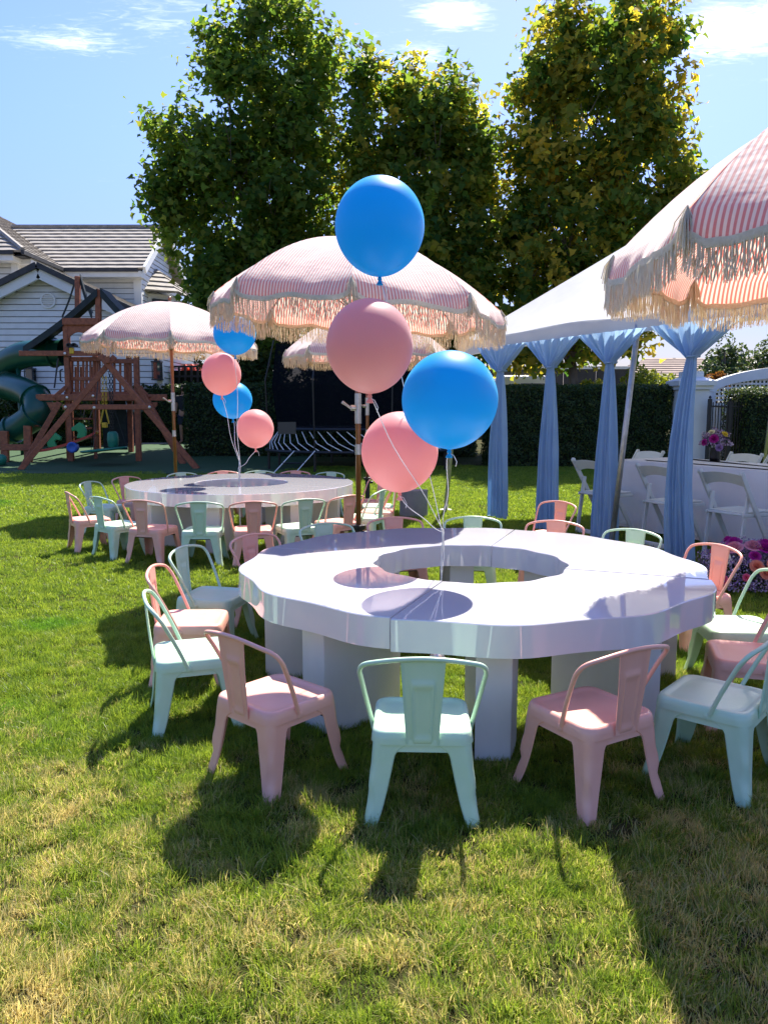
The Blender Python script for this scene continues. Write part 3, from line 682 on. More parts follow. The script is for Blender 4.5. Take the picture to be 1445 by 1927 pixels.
sl = (GP - GE) / 3.49
mb = MB()
for s in (-1, 1): mb.beam((GC, GY - .32, GP + .02), (GC + s * 4.0, GY - .32, GP + .02 - 4.0 * sl), .12, .3)
mb.build('rake_board', TRIMW, garage, world=True)
gr = MB()
for s in (-1, 1): gr.beam((GC, GY - .38, GP + .26), (GC + s * 4.06, GY - .38, GP + .26 - 4.06 * sl), .2, .17)
groof = gr.build('roof', TILE_D, garage, world=True)
for s in (-1, 1): roof_plane(groof, (GC, GY - .25, GP + .3), (GC, GY + 5.4, GP + .3), (GC + s * 4.05, GY - .25, GP + .3 - 4.05 * sl), (GC + s * 4.05, GY + 5.4, GP + .3 - 4.05 * sl), 11)
vt = MB(); cx, cz = GC + .12, 4.62
vt.loops([[(cx + r_ * math.cos(a), GY - y_, cz + r_ * math.sin(a)) for a in np.linspace(0, 2 * math.pi, 25)[:-1]] for r_, y_ in ((.24, .0), (.24, .07), (.19, .07), (.19, .0))], cap1=True)
v = vt.build('round_vent', TRIMW, garage, world=True)
for i in range(6):
    zz = cz - .15 + i * .06; hw = math.sqrt(max(0, .19 ** 2 - (zz - cz) ** 2)); mb = MB(); mb.box((cx, GY - .04, zz), (hw * 2, .05, .018)); mb.build('louvre', TRIMW, v, world=True)
def lantern(label, x, y, z):
    t = thing('wall_lantern', label, 'lantern', (x, y, z)); mb = MB()
    for dx in (-.12, .12):
        for dy in (-.3, -.08): mb.box((x + dx, y + dy, z), (.025, .025, .5))
    mb.box((x, y - .19, z + .27), (.3, .28, .04)); mb.box((x, y - .19, z - .27), (.3, .28, .04)); mb.box((x, y - .19, z + .33), (.14, .14, .08)); mb.box((x, y - .03, z), (.12, .06, .6)); mb.build('cage', BLACKM, t, world=True)
    mb = MB(); mb.box((x, y - .19, z), (.2, .18, .5)); mb.build('pane', GLASS, t, world=True)
    mb = MB(); mb.tube([(x, y - .19, z - .2), (x, y - .19, z + .02)], .025, 8); mb.build('candle', TRIMW, t, world=True)
lantern('black wall lantern on the garage wall behind the slide', -10.95, GY - .03, 2.27)
lantern('black wall lantern on the garage corner beside the orange bouncy toy', -6.98 - .02, GY - .06, 2.48)
# garage door strip / black lattice beside the hedge
t = thing('black_lattice_gate', 'black grid gate between the garage corner and the hedge', 'gate', (-6.0, 25.6, gg)); mb = MB()
for i in range(9): p = MB(); p.box((-6.85 + i * .2, 25.6, 1.5), (.06, .05, 2.4)); p.build('bar', BLACKM, t, world=True)
for i in range(8): p = MB(); p.box((-6.05, 25.56, .5 + i * .31), (1.75, .03, .06)); p.build('rail', BLACKM, t, world=True)
mb.box((-6.05, 25.75, 1.4), (1.9, .04, 2.3)); mb.build('backing', HEDGE_IN, t, world=True)
t = thing('white_garden_wall', 'white wall above the black grid gate', 'wall', (-6.0, 27, gg)); mb = MB(); mb.box((-5.7, 27.2, 1.5), (2.8, .2, 2.7)); mb.build('wall', SIDING, t, world=True)
# bouncy toy over the hedge
t = thing('inflatable_toy', 'orange inflatable with two upright lobes seen over the hedge', 'inflatable', (-6.55, 26.4, gg))
ORG = mat('orange_vinyl', (.85, .085, .02), .35, (.8, .07, .02), 3); PUR = mat('purple_vinyl', (.08, .03, .22), .4)
mb = MB(); mb.lathe([(0, 0.0), (.5, .05), (.60, .9), (.60, 1.75), (.48, 2.0), (.25, 2.12), (0, 2.15)], (-6.6, 26.4, gg)); mb.build('body', ORG, t, smooth=True, world=True)
for dx in (-.12, .12): mb = MB(); mb.lathe([(0, 2.0), (.10, 2.1), (.14, 2.3), (.10, 2.5), (0, 2.58)], (-6.5 + dx, 26.3, gg - .02), 12); mb.build('lobe', ORG, t, smooth=True, world=True)
mb = MB(); mb.lathe([(0, 0), (.42, .1), (.5, 1.5), (.4, 1.95), (.2, 2.08), (0, 2.1)], (-5.85, 26.6, gg)); mb.build('tower', PUR, t, smooth=True, world=True)
# bins and paving beside the garage
mb = MB(); mb.add([(-9.2, 23.4, .262), (-6.7, 23.4, .262), (-6.4, 24.5, .262), (-9.4, 24.5, .262)], [(0, 1, 2, 3)]); struct('concrete_path', mb, CONC)
t = thing('wheelie_bin', 'dark wheelie bin against the garage wall under the play deck', 'bin', (-7.9, 24.1, .26)); mb = MB()
mb.loops([[(-7.9 + sx * a, 24.1 + sy * a * .9, z) for sx, sy in ((-1, -1), (1, -1), (1, 1), (-1, 1))] for a, z in ((.33, .27), (.37, 1.2))], cap0=True, cap1=True); mb.build('bin_body', mat('dark_bin', (.02, .03, .045), .5), t, world=True)
mb = MB(); mb.box((-7.9, 24.08, 1.27), (.86, .8, .13)); mb.box((-7.9, 23.95, 1.36), (.7, .5, .07)); mb.build('lid', mat('grey_lid', (.22, .25, .24), .5), t, world=True, bevel=.03)

# ---------------------------------------------------------------- far right: fence, vehicle, houses, pillar, arch, gate
t = thing('dark_boundary_fence', 'long dark fence with a pale cap beyond the hedge and the trees', 'fence', (6.5, 29, .24))
DKF = mat('dark_fence_board', (.055, .052, .055), .8, (.04, .038, .04), 2)
me_ = MB().box((0, 0, .6), (1.18, .05, 2.75)).mesh('panel', DKF)
for i in range(7): o = bpy.data.objects.new('panel', me_); COL.objects.link(o); o.parent = t; o.location = (-5.3 + i * 1.2, 0, .55)
mb = MB(); mb.box((4.8, 29, 2.81), (8.5, .14, .1)); mb.build('cap_rail', TRIMW, t, world=True)
t = thing('white_camper', 'rounded white vehicle roof showing over the hedge behind the first drape', 'vehicle', (4.7, 27, .24))
mb = MB(); mb.loops([[(4.65 + sx * a, 27 + sy * .8, z) for sx, sy in ((-1, -1), (1, -1), (1, 1), (-1, 1))] for a, z in ((1.0, .5), (1.0, 1.9), (.95, 2.25), (.75, 2.42))], cap0=True, cap1=True); mb.build('body', mat('white_vehicle_paint', (.75, .76, .76), .2, coat=.5), t, bevel=.1, world=True)
mb = MB(); mb.box((4.95, 26.19, 2.0), (.8, .03, .3)); mb.build('window', GLASS, t, world=True)
for dx in (-.6, .6): mb = MB(); mb.lathe([(.0, 0), (.28, 0), (.28, .2), (0, .2)], (0, 0, 0), 16); o = mb.build('wheel', BLACK, t); o.location = (dx, -.82, .28); o.rotation_euler = (R(90), 0, 0)
def far_house(label, c, L, W, ze, zr, m=TILE, rot=0):
    t = thing('distant_house', label, 'house', (c[0], c[1], 0), rot); mb = MB(); mb.box((0, 0, ze / 2), (L * .94, W * .92, ze)); mb.build('wall', mat('tan_stucco', (.42, .36, .3), .9, (.36, .3, .25), 1), t)
    ro = MB(); ro.box((0, 0, zr - .1), (.2, .2, .2)); ro = ro.build('roof', m, t)
    A = [(-L / 2, -W / 2, ze), (L / 2, -W / 2, ze), (L / 2, W / 2, ze), (-L / 2, W / 2, ze)]; r0, r1 = (-L / 2 + W / 2, 0, zr), (L / 2 - W / 2, 0, zr)
    mb = MB()
    for pts, n in (((r0, r1, A[0], A[1]), 12), ((r1, (r1[0] + .01, 0, zr), A[2], A[1]), 12), ((r0, (r0[0] - .01, 0, zr), A[3], A[0]), 12), ((r1, r0, A[2], A[3]), 4)):
        ra, rb, ea, eb = [Vector(p) for p in pts]
        for i in range(n):
            q = [ea.lerp(ra, i / n), eb.lerp(rb, i / n), eb.lerp(rb, (i + 1) / n), ea.lerp(ra, (i + 1) / n)]
            u = Vector((0, 0, .05)); mb.add([q[0], q[1], q[1] + u, q[0] + u, q[2], q[3]], [(0, 1, 2, 3), (3, 2, 4, 5)])
    mb.build('tile_courses', m, ro, kind='stuff')
BRT = mat('brown_far_tile', (.33, .24, .19), .85, (.25, .18, .14), 1.2, bump=.3, bscale=4)
far_house('distant house with brown tiled hip roof behind the white pillar', (22.0, 60, 0), 13, 9, 3.0, 5.15, BRT)
far_house('distant house with dark ridge lines behind the arched gate', (30.5, 66, 0), 12, 10, 3.0, 5.6, BRT)
t = thing('gate_pillar', 'square white pillar with stepped cap at the end of the hedge', 'pillar', (6.78, 17.4, 0))
mb = MB(); mb.box((6.78, 17.4, .86), (.62, .62, 1.72)); mb.build('shaft', TRIMW, t, world=True, bevel=.01)
mb = MB(); mb.box((6.78, 17.4, 1.77), (.72, .72, .09)); mb.box((6.78, 17.4, 1.86), (.82, .82, .1))
mb.loops([[(6.78 + sx * a, 17.4 + sy * a, z) for sx, sy in ((-1, -1), (1, -1), (1, 1), (-1, 1))] for a, z in ((.41, 1.912), (.2, 2.0), (.2, 2.12))], cap1=True); mb.build('cap', TRIMW, t, world=True)
t = thing('arched_trellis_gate', 'white arched gate with square lattice, behind the black metal gate', 'gate', (8.6, 18.6, 0))
AX, AR = 10.6, 2.45
def arc(rx, rz, z0, a0, a1, n=24): return [(AX + rx * math.cos(a), z0 + rz * math.sin(a)) for a in np.linspace(a0, a1, n)]
o1 = arc(3.0, .64, 1.72, math.pi, 0); o2 = arc(2.78, .38, 1.70, math.pi, 0)
mb = MB(); n = len(o1)
vs = [(x, 18.5, z) for x, z in o1] + [(x, 18.5, z) for x, z in o2] + [(x, 18.72, z) for x, z in o1] + [(x, 18.72, z) for x, z in o2]
fs = []
for i in range(n - 1): fs += [(i, i + 1, n + i + 1, n + i), (2 * n + i, 3 * n + i, 3 * n + i + 1, 2 * n + i + 1), (i, 2 * n + i, 2 * n + i + 1, i + 1), (n + i, n + i + 1, 3 * n + i + 1, 3 * n + i)]
mb.add(vs, fs); mb.build('arch_beam', TRIMW, t, world=True)
mb = MB()
for x in (AX - 2.9, AX + 2.9): mb.box((x, 18.61, .86), (.24, .2, 1.7))
mb.build('arch_post', TRIMW, t, world=True)
mb = MB(); mb.box((AX, 18.6, .70), (5.5, .06, 1.4)); mb.box((AX, 18.58, 1.40), (5.5, .1, .08)); mb.build('gate_panel', TRIMW, t, world=True)
mb = MB(); st = .095
for i in range(-28, 29):
    x = AX + i * st
    if abs(i * st) < 2.68: h = .38 * math.sqrt(1 - (i * st / 2.78) ** 2); mb.box((x, 18.6, 1.44 + h / 2 + .13), (.04, .02, h + .26))
for j in range(1, 8):
    z = 1.42 + j * st; q = (z - 1.70) / .38
    if q < 1: hw = 2.78 * math.sqrt(1 - max(q, 0) ** 2); mb.box((AX, 18.575, z), (hw * 2, .02, .04))
mb.build('lattice', TRIMW, t, world=True, kind='stuff')
t = thing('black_metal_gate', 'black metal picket gate between the white pillar and the square hedge', 'gate', (7.45, 16.9, 0))
me_ = MB().box((0, 0, .75), (.018, .018, 1.4)).mesh('picket', BLACKM)
for i in range(22):
    if i in (7,): continue
    o = bpy.data.objects.new('picket', me_); COL.objects.link(o); o.parent = t; o.location = (-.42 + i * .062, 0, 0)
for z in (.14, 1.36): mb = MB(); mb.box((7.68, 16.9, z), (1.36, .03, .035)); mb.build('rail', BLACKM, t, world=True)
for x, h in ((7.02, 1.52), (7.46, 1.48)): mb = MB(); mb.box((x, 16.9, h / 2), (.07, .07, h)); mb.lathe([(0, 0), (.035, .02), (.02, .06), (0, .07)], (x, 16.9, h), 8); mb.build('post', BLACKM, t, world=True)
# ---------------------------------------------------------------- helper: a point at depth D seen in a given direction
def A(px, py, D):
    P_ = R(7.55); u = (px - 722.5) / 1460; v = (py - 963.5) / 1460
    dy = math.cos(P_) - v * math.sin(P_); dz = -math.sin(P_) - v * math.cos(P_); t = D / dy
    return Vector((t * u, D, 1.3 + t * dz))
# ---------------------------------------------------------------- play set
G0 = 0.03
ps = thing('play_set', 'redwood play tower with swing frame, railings and dark canopy straps', 'play set', (-6.9, 18.5, G0))
def plank(name, a, b, w, h, m=REDWOOD, parent=ps, up=(0, 0, 1)):
    mb = MB(); mb.beam(a, b, w, h, up); return mb.build(name, m, parent, world=True, bevel=.008, seg=1)
def g_(v, z): v = v.copy(); v.z = z; return v
aL, aR = A(187, 678, 17.2), A(216, 682, 17.2)
plank('leg', g_(A(38, 884, 16.6), .0), aR.lerp(aL, .3) + Vector((.1, .05, .12)), .09, .12)
plank('leg', g_(A(372, 879, 16.9), .0), aL.lerp(aR, .3) + Vector((-.05, -.05, .12)), .09, .12)
plank('leg', g_(A(45, 866, 18.3), .0), A(113, 757, 18.6), .09, .13)
plank('leg', g_(A(346, 864, 18.3), .0), A(262, 728, 18.6), .09, .13)
plank('cross_bar', A(119, 766, 17.0), A(283, 766, 17.0), .05, .11)
plank('beam', A(69, 748, 18.6), A(315, 748, 18.6), .06, .15)
plank('beam', A(37, 665, 18.7), A(186, 665, 18.7), .06, .12)
plank('swing_beam', A(203, 676, 16.9), A(201, 680, 19.6), .10, .16)
plank('post', A(124, 600, 18.8), g_(A(126, 700, 18.8), 0), .12, .12, up=(0, 1, 0))
plank('post', A(257, 670, 18.8), g_(A(257, 750, 18.8), 0), .12, .12, up=(0, 1, 0))
plank('post', A(186, 545, 18.8), A(186, 668, 18.8), .12, .12, up=(0, 1, 0))
plank('post', A(147, 520, 20.4), A(147, 602, 20.4), .12, .12, up=(0, 1, 0))
plank('post', A(126, 600, 20.4), g_(A(128, 700, 20.4), .1), .12, .12, up=(0, 1, 0))
plank('post', A(178, 600, 20.4), g_(A(178, 700, 20.4), .1), .12, .12, up=(0, 1, 0))
plank('post', A(243, 670, 20.4), g_(A(243, 750, 20.4), .1), .12, .12, up=(0, 1, 0))
# board with arched opening
cx, cy, rr = 148, 645, 20
poly = [A(120, 600, 18.75), A(182, 600, 18.75), A(182, 662, 18.75), A(cx + rr, 662, 18.75)] + [A(cx + rr * math.cos(a), cy - rr * math.sin(a), 18.75) for a in np.linspace(0, math.pi, 14)] + [A(cx - rr, 662, 18.75), A(120, 662, 18.75)]
top_ = poly
mb = MB(); q = []
arcp = [A(cx + rr * math.cos(a), cy - rr * math.sin(a), 18.75) for a in np.linspace(0, math.pi, 14)]
tp = [A(182 - (62) * i / 13, 602, 18.75) for i in range(14)]
for y_ in (0, .05): q.append([p + Vector((0, y_, 0)) for p in arcp]); q.append([p + Vector((0, y_, 0)) for p in tp])
mb.loops([q[0], q[1], q[3], q[2], q[0]], close=False); mb.build('arched_board', REDWOOD, ps, world=True)
plank('beam', A(118, 605, 18.72), A(186, 605, 18.72), .05, .16)
plank('beam', A(122, 742, 18.85), A(262, 742, 18.85), .06, .12); plank('beam', A(122, 750, 19.9), A(262, 750, 19.9), .06, .12)
mb = MB(); a, b = A(122, 737, 18.9), A(262, 737, 18.9); mb.add([a, b, b + Vector((-.1, 1.5, 0)), a + Vector((-.1, 1.5, 0)), a - Vector((0, 0, .05)), b - Vector((0, 0, .05))], [(0, 1, 2, 3), (0, 4, 5, 1)]); mb.build('deck', REDWOOD, ps, world=True)
plank('rail', A(127, 676, 18.85), A(190, 676, 18.85), .04, .1); plank('rail', A(129, 713, 18.87), A(188, 713, 18.87), .04, .09)
plank('rail', A(212, 680, 18.85), A(257, 680, 18.85), .04, .1)
for x in (137, 147.5, 157.5, 164, 171, 177, 183, 188): plank('baluster', A(x, 674, 18.9), A(x, 737, 18.9), .055, .03, up=(0, 1, 0))
for x in (216, 227, 236, 245): plank('baluster', A(x, 676, 18.9), A(x, 737, 18.9), .055, .03, up=(0, 1, 0))
for x in (132, 143, 153, 163, 173): plank('baluster', A(x, 690, 20.35), A(x, 737, 20.35), .055, .03, up=(0, 1, 0))
for x0, x1, x2, y2 in ((88, 112, 100, 776), (272, 296, 284, 774)):
    mb = MB(); mb.extrude([A(x0, 757, 18.56), A(x1, 757, 18.56), A(x1, 762, 18.56), A(x2 + 4, y2, 18.56), A(x2 - 4, y2 - 4, 18.56)], (0, .05, 0)); mb.build('gusset', REDWOOD, ps, world=True)
plank('brace', A(101, 749, 18.55), A(125, 728, 18.7), .05, .09); plank('brace', A(282, 749, 18.55), A(255, 722, 18.7), .05, .09)
for y_ in (788, 806, 823): plank('ladder_step', A(127, y_, 19.2), A(175, y_, 19.2), .12, .05)
plank('post', A(126, 756, 19.2), g_(A(126, 800, 19.2), .02), .06, .1, up=(0, 1, 0)); plank('post', A(178, 756, 19.2), g_(A(178, 800, 19.2), .02), .06, .1, up=(0, 1, 0))
def strap(a, b, w, d=.04, dep=.7):
    a, b = Vector(a), Vector(b); m_ = (a + b) / 2 + Vector((0, 0, -.06)); mb = MB(); rings = []
    for p in catmull([a, m_, b], 6): rings.append([p + Vector((0, 0, w / 2)), p + Vector((0, dep, w / 2)), p + Vector((0, dep, w / 2 - .02)), p + Vector((0, .02, w / 2 - .02)), p + Vector((0, .02, -w / 2)), p + Vector((0, 0, -w / 2))])
    mb.loops(rings, cap0=True, cap1=True); return mb.build('canopy_strap', CANVAS_D, ps, world=True)
strap(A(183, 550, 18.7), A(44, 659, 18.7), .17); strap(A(189, 550, 18.7), A(262, 620, 18.7), .2)
strap(A(143, 523, 20.4), A(117, 597, 20.4), .08, dep=.1); strap(A(151, 525, 20.4), A(174, 597, 20.4), .25, dep=.1)
plank('beam', A(46, 676, 20.3), A(186, 676, 20.3), .06, .12)
mb = MB(); mb.tube([A(114, 697, 18.7), A(114.5, 716, 18.7), A(119, 718, 18.72)], .02, 6); mb.tube([A(114, 697, 18.7), A(119, 695, 18.72)], .02, 6); mb.build('grab_handle', BLACKM, ps, world=True)
mb = MB(); mb.tube([A(110, 675, 19), A(103, 730, 18.9)], .02, 6); mb.build('rope', BLACKM, ps, world=True)
bolt = MB().lathe([(0, 0), (.035, 0), (.03, .015), (0, .018)], (0, 0, 0), 10).mesh('bolt', STEEL)
for px_b, py_b, d_b in ((124, 766, 16.96), (282, 766, 16.96), (127, 748, 18.55), (176, 745, 18.55), (258, 748, 18.55), (178, 767, 16.96), (123, 665, 18.65)):
    o = bpy.data.objects.new('bolt', bolt); COL.objects.link(o); o.parent = ps; o.location = A(px_b, py_b, d_b) - wloc(ps); o.rotation_euler = (R(90), 0, 0)
mb = MB(); a = A(196, 765, 20.3); mb.box((a.x + .26, 20.3, 1.0), (.62, .03, 1.5)); mb.build('tarp_panel', CANVAS_D, ps, world=True)
# slide
sl_ = thing('spiral_slide', 'dark green plastic tube slide spiralling down left of the tower', 'slide', (-9.6, 19.4, G0))
P = [A(122, 663, 19.5), A(85, 664, 19.6), A(45, 668, 19.9), A(14, 684, 20.3), A(-2, 706, 20.6), A(8, 722, 20.3), A(30, 730, 19.7), A(56, 740, 19.2), A(72, 756, 18.9), A(70, 777, 18.8), A(48, 796, 18.9), A(18, 812, 19.0), A(-14, 824, 19.1)]
C_ = catmull(P, 5); n = len(C_); rad = [.33 if i < n * .75 else .33 - .05 * (i - n * .75) / (n * .25) for i in range(n)]
mb = MB(); mb.tube(C_, rad, 20, caps=False); mb.build('tube', SLIDE, sl_, smooth=True, world=True)
for i in (3, 16, 27, 38, 46, 54):
    if i + 1 < n: mb = MB(); d = (C_[i + 1] - C_[i]).normalized() * .03; mb.tube([C_[i] - d, C_[i] - d * .9, C_[i] + d * .9, C_[i] + d], [rad[i], rad[i] + .045, rad[i] + .045, rad[i]], 20, caps=False); mb.build('flange', SLIDE, sl_, smooth=True, world=True, angle=40)
mb = MB(); mb.tube([g_(A(35, 700, 19.9), 0.05), A(35, 690, 19.9)], .06, 10); mb.build('support_pole', SLIDE, sl_, world=True, smooth=True)
for (a, b) in ((A(9, 811, 18.6), A(9, 845, 18.6)), (A(53, 801, 18.6), A(53, 845, 18.6))): plank('post', a, g_(b, .02), .18, .1, parent=sl_, up=(0, 1, 0))
plank('rail', A(4, 842, 18.55), A(60, 842, 18.55), .06, .15, parent=sl_)
# swings
def chain(name, a, b, m, parent, r=.016, link=.06):
    a, b = Vector(a), Vector(b); L = (b - a).length; k = max(3, int(L / link)); mb = MB()
    for i in range(k):
        p = a.lerp(b, (i + .5) / k); h = link * .55; w = r
        if i % 2: pts = [p + Vector((w, 0, h)), p + Vector((w, 0, -h)), p + Vector((-w, 0, -h)), p + Vector((-w, 0, h))]
        else: pts = [p + Vector((0, w, h)), p + Vector((0, w, -h)), p + Vector((0, -w, -h)), p + Vector((0, -w, h))]
        mb.tube(pts, .008, 5, closed=True)
    return mb.build(name, m, parent, world=True)
t = thing('trapeze_swing', 'yellow trapeze swing on yellow coated chains', 'swing', A(198, 800, 18.0))
for x in (193.5, 199.5):
    chain('chain', A(x, 682, 18.0), A(x + .5, 708, 18.0), STEEL, t); chain('coated_chain', A(x + .5, 708, 18.0), A(x + 1, 770, 18.0), YELLOW, t, .02)
mb = MB(); mb.tube([A(196, 768, 18), A(189.5, 797, 18), A(206, 797, 18), A(199, 768, 18)], .02, 6, closed=True); mb.build('handle_frame', YELLOW, t, world=True)
mb = MB(); p = A(198, 800, 18); mb.box(p, (.12, .1, .12)); mb.build('grip', YELLOW, t, world=True, bevel=.02)
t = thing('belt_swing', 'dark green bucket swing on black chains beside the yellow trapeze', 'swing', A(213, 838, 17.6))
chain('chain', A(206.5, 684, 17.6), A(209, 812, 17.6), BLACKM, t, .018); chain('chain', A(212, 684, 17.9), A(213, 812, 17.9), BLACKM, t, .018)
mb = MB(); c = A(213, 827, 17.7); mb.loops([[(c.x + rx * math.cos(a), c.y + .16 * math.sin(a), c.z + z) for a in np.linspace(0, 6.283, 15)[:-1]] for rx, z in ((.06, -.17), (.1, -.165), (.125, .0), (.11, .13), (.06, .18), (.04, .18))], cap0=True, cap1=True); mb.build('bucket', SWINGG, t, world=True, smooth=True)
t = thing('disc_swing', 'flat round green saucer swing just above the turf', 'swing', A(195, 846, 17.8))
c = A(196, 845, 17.8); rings = [[(c.x + r_ * math.cos(a), c.y + r_ * math.sin(a), c.z + z + .1 * r_ * math.cos(a)) for a in np.linspace(0, 6.283, 33)[:-1]] for r_, z in ((.05, -.03), (.46, -.045), (.515, -.02), (.515, .01), (.47, .012), (.42, -.01), (.05, -.01))]
mb = MB(); mb.loops(rings, cap0=True, cap1=True); mb.build('disc', SWINGG, t, world=True, smooth=True)
for k in range(3):
    a = k * 2.1 + .4; mb = MB(); mb.tube([(c.x + .5 * math.cos(a), c.y + .5 * math.sin(a), c.z + .04 * math.cos(a)), (-6.45, 17.9, 2.33)], .006, 4); mb.build('rope', BLACKM, t, world=True)
t = thing('seesaw', 'red seesaw with two green horse heads and a blue wheel', 'seesaw', g_(A(136, 848, 18.6), G0))
a, b = A(78, 848, 18.6), A(172, 820, 18.6)
cv = catmull([a + Vector((-.1, 0, .12)), a, a.lerp(b, .5) + Vector((0, 0, -.04)), b, b + Vector((.15, 0, .1))], 5)
mb = MB(); mb.loops([[p + Vector((0, y_, z_)) for y_, z_ in ((-.12, -.03), (.12, -.03), (.12, .03), (-.12, .03))] for p in cv], cap0=True, cap1=True); mb.build('plank', REDP, t, world=True)
for e, s in ((cv[0], cv[2]), (cv[-1], cv[-3])): mb = MB(); mb.tube([e, s], .04, 6); mb.build('end_grip', YELLOW, t, world=True)
for px_h, py_h, s in ((100, 832, 1), (153, 815, -1)):
    q = A(px_h, py_h, 18.55); H = [(-.12, -.12), (.1, -.12), (.06, .02), (.1, .06), (.2, .04), (.22, .12), (.1, .2), (.02, .26), (-.08, .2), (-.14, .05)]
    mb = MB(); mb.extrude([(q.x + s * x_, q.y - .04, q.z + z_) for x_, z_ in H], (0, .09, 0)); mb.build('horse_head', mat('toy_green', (.02, .3, .1), .4), t, world=True, bevel=.02)
q = A(136, 842, 18.45); mb = MB(); mb.loops([[(q.x + r_ * math.cos(a), q.y + y_, q.z + r_ * math.sin(a)) for a in np.linspace(0, 6.283, 21)[:-1]] for r_, y_ in ((.04, 0), (.1, -.02), (.13, 0), (.13, .12), (.1, .14), (.04, .12))], cap0=True, cap1=True); mb.build('wheel', BLUEP, t, world=True, smooth=True, angle=35)
t = thing('toy_viewer', 'small yellow toy viewer with two round lenses on the tower rail', 'toy', A(136, 660, 18.7))
mb = MB(); q = A(136, 660, 18.68); mb.box(q, (.1, .08, .14)); mb.build('body', YELLOW, t, world=True, bevel=.01)
for dx in (-.05, .07):
    mb = MB(); q = A(136, 650, 18.66); mb.loops([[(q.x + dx + r_ * math.cos(a), q.y + y_, q.z + r_ * .8 * math.sin(a)) for a in np.linspace(0, 6.283, 15)[:-1]] for r_, y_ in ((.06, .06), (.07, -.06), (.045, -.06), (.04, .0))], cap0=True, cap1=True); mb.build('lens', BLACKM, t, world=True)
t = thing('green_tub', 'green plastic tub on the turf at the left edge', 'tub', g_(A(-2, 866, 17.8), G0))
q = g_(A(-4, 862, 17.8), G0 + .0); mb = MB(); mb.lathe([(0, 0), (.16, 0), (.2, .12), (.19, .2), (.12, .24), (0, .25)], q, 18); mb.build('shell', SWINGG, t, world=True, smooth=True)
# ---------------------------------------------------------------- trampoline
TR = (-.55, 17.25); t = thing('trampoline', 'black oval trampoline with pale spring rods and a dark safety net', 'trampoline', (TR[0], TR[1], 0))
def oval(rx, ry, z, n=40): return [(TR[0] + rx * math.cos(a), TR[1] + ry * math.sin(a), z) for a in np.linspace(0, 2 * math.pi, n + 1)[:-1]]
mb = MB(); mb.loops([oval(.01, .01, .9), oval(1.75, 1.25, .9), oval(1.75, 1.25, .86)]); mb.build('mat', BLACK, t, world=True)
mb = MB(); mb.tube(oval(1.78, 1.28, .88), .035, 6, closed=True); mb.build('mat_rim', BLACKM, t, world=True)
mb = MB(); mb.tube(oval(2.05, 1.5, .42), .035, 8, closed=True); mb.build('frame', BLACKM, t, world=True)
for k in range(26):
    a = math.pi + 2 * math.pi * k / 52; b = a + .34
    mb = MB(); mb.tube([(TR[0] + 1.76 * math.cos(a), TR[1] + 1.26 * math.sin(a), .84), (TR[0] + 1.96 * math.cos((a + b) / 2), TR[1] + 1.42 * math.sin((a + b) / 2), .60), (TR[0] + 2.02 * math.cos(b), TR[1] + 1.48 * math.sin(b), .44)], .0105, 5); mb.build('spring_rod', TRIMW, t, world=True)
for k in range(8):
    a = k * math.pi / 4 + .35; mb = MB(); x, y = TR[0] + 2.05 * math.cos(a), TR[1] + 1.5 * math.sin(a); mb.tube([(x, y, .42), (x, y, 0)], .03, 8); mb.build('leg', BLACKM, t, world=True)
    mb = MB(); mb.tube([(x, y, .42), (x + .05 * math.cos(a), y + .05 * math.sin(a), 1.9), (x - .15 * math.cos(a), y - .15 * math.sin(a), 2.75)], .016, 6); mb.build('net_pole', BLACKM, t, world=True)
m, nt, out = newmat('black_netting'); tr = nd(nt, 'ShaderNodeBsdfTransparent'); df = nd(nt, 'ShaderNodeBsdfDiffuse'); df.inputs[0].default_value = (.008, .01, .014, 1)
ms = nd(nt, 'ShaderNodeMixShader', i0=.72); nt.links.new(tr.outputs[0], ms.inputs[1]); nt.links.new(df.outputs[0], ms.inputs[2]); nt.links.new(ms.outputs[0], out.inputs[0]); NET = m
mb = MB(); mb.loops([oval(1.8, 1.3, .92), oval(1.9, 1.38, 1.8), oval(1.8, 1.3, 2.7)]); mb.build('safety_net', NET, t, world=True)
q = A(540, 798, 15.7); mb = MB(); mb.box((q.x, 15.72, q.z - .08), (.36, .05, .24)); mb.build('badge', mat('dark_badge', (.04, .045, .05), .4), t, world=True)
for dx in (0, .42): mb = MB(); p = A(518, 868, 15.4); mb.tube([(p.x + dx, 15.0, .05), (p.x + .34 + dx, 15.75, .46)], .010, 6); mb.build('ladder_rail', TRIMW, t, world=True)
mb = MB(); p = A(518, 868, 15.4); mb.tube([(p.x + .15, 15.35, .24), (p.x + .6, 15.35, .24)], .015, 6); mb.build('ladder_step', BLACKM, t, world=True)

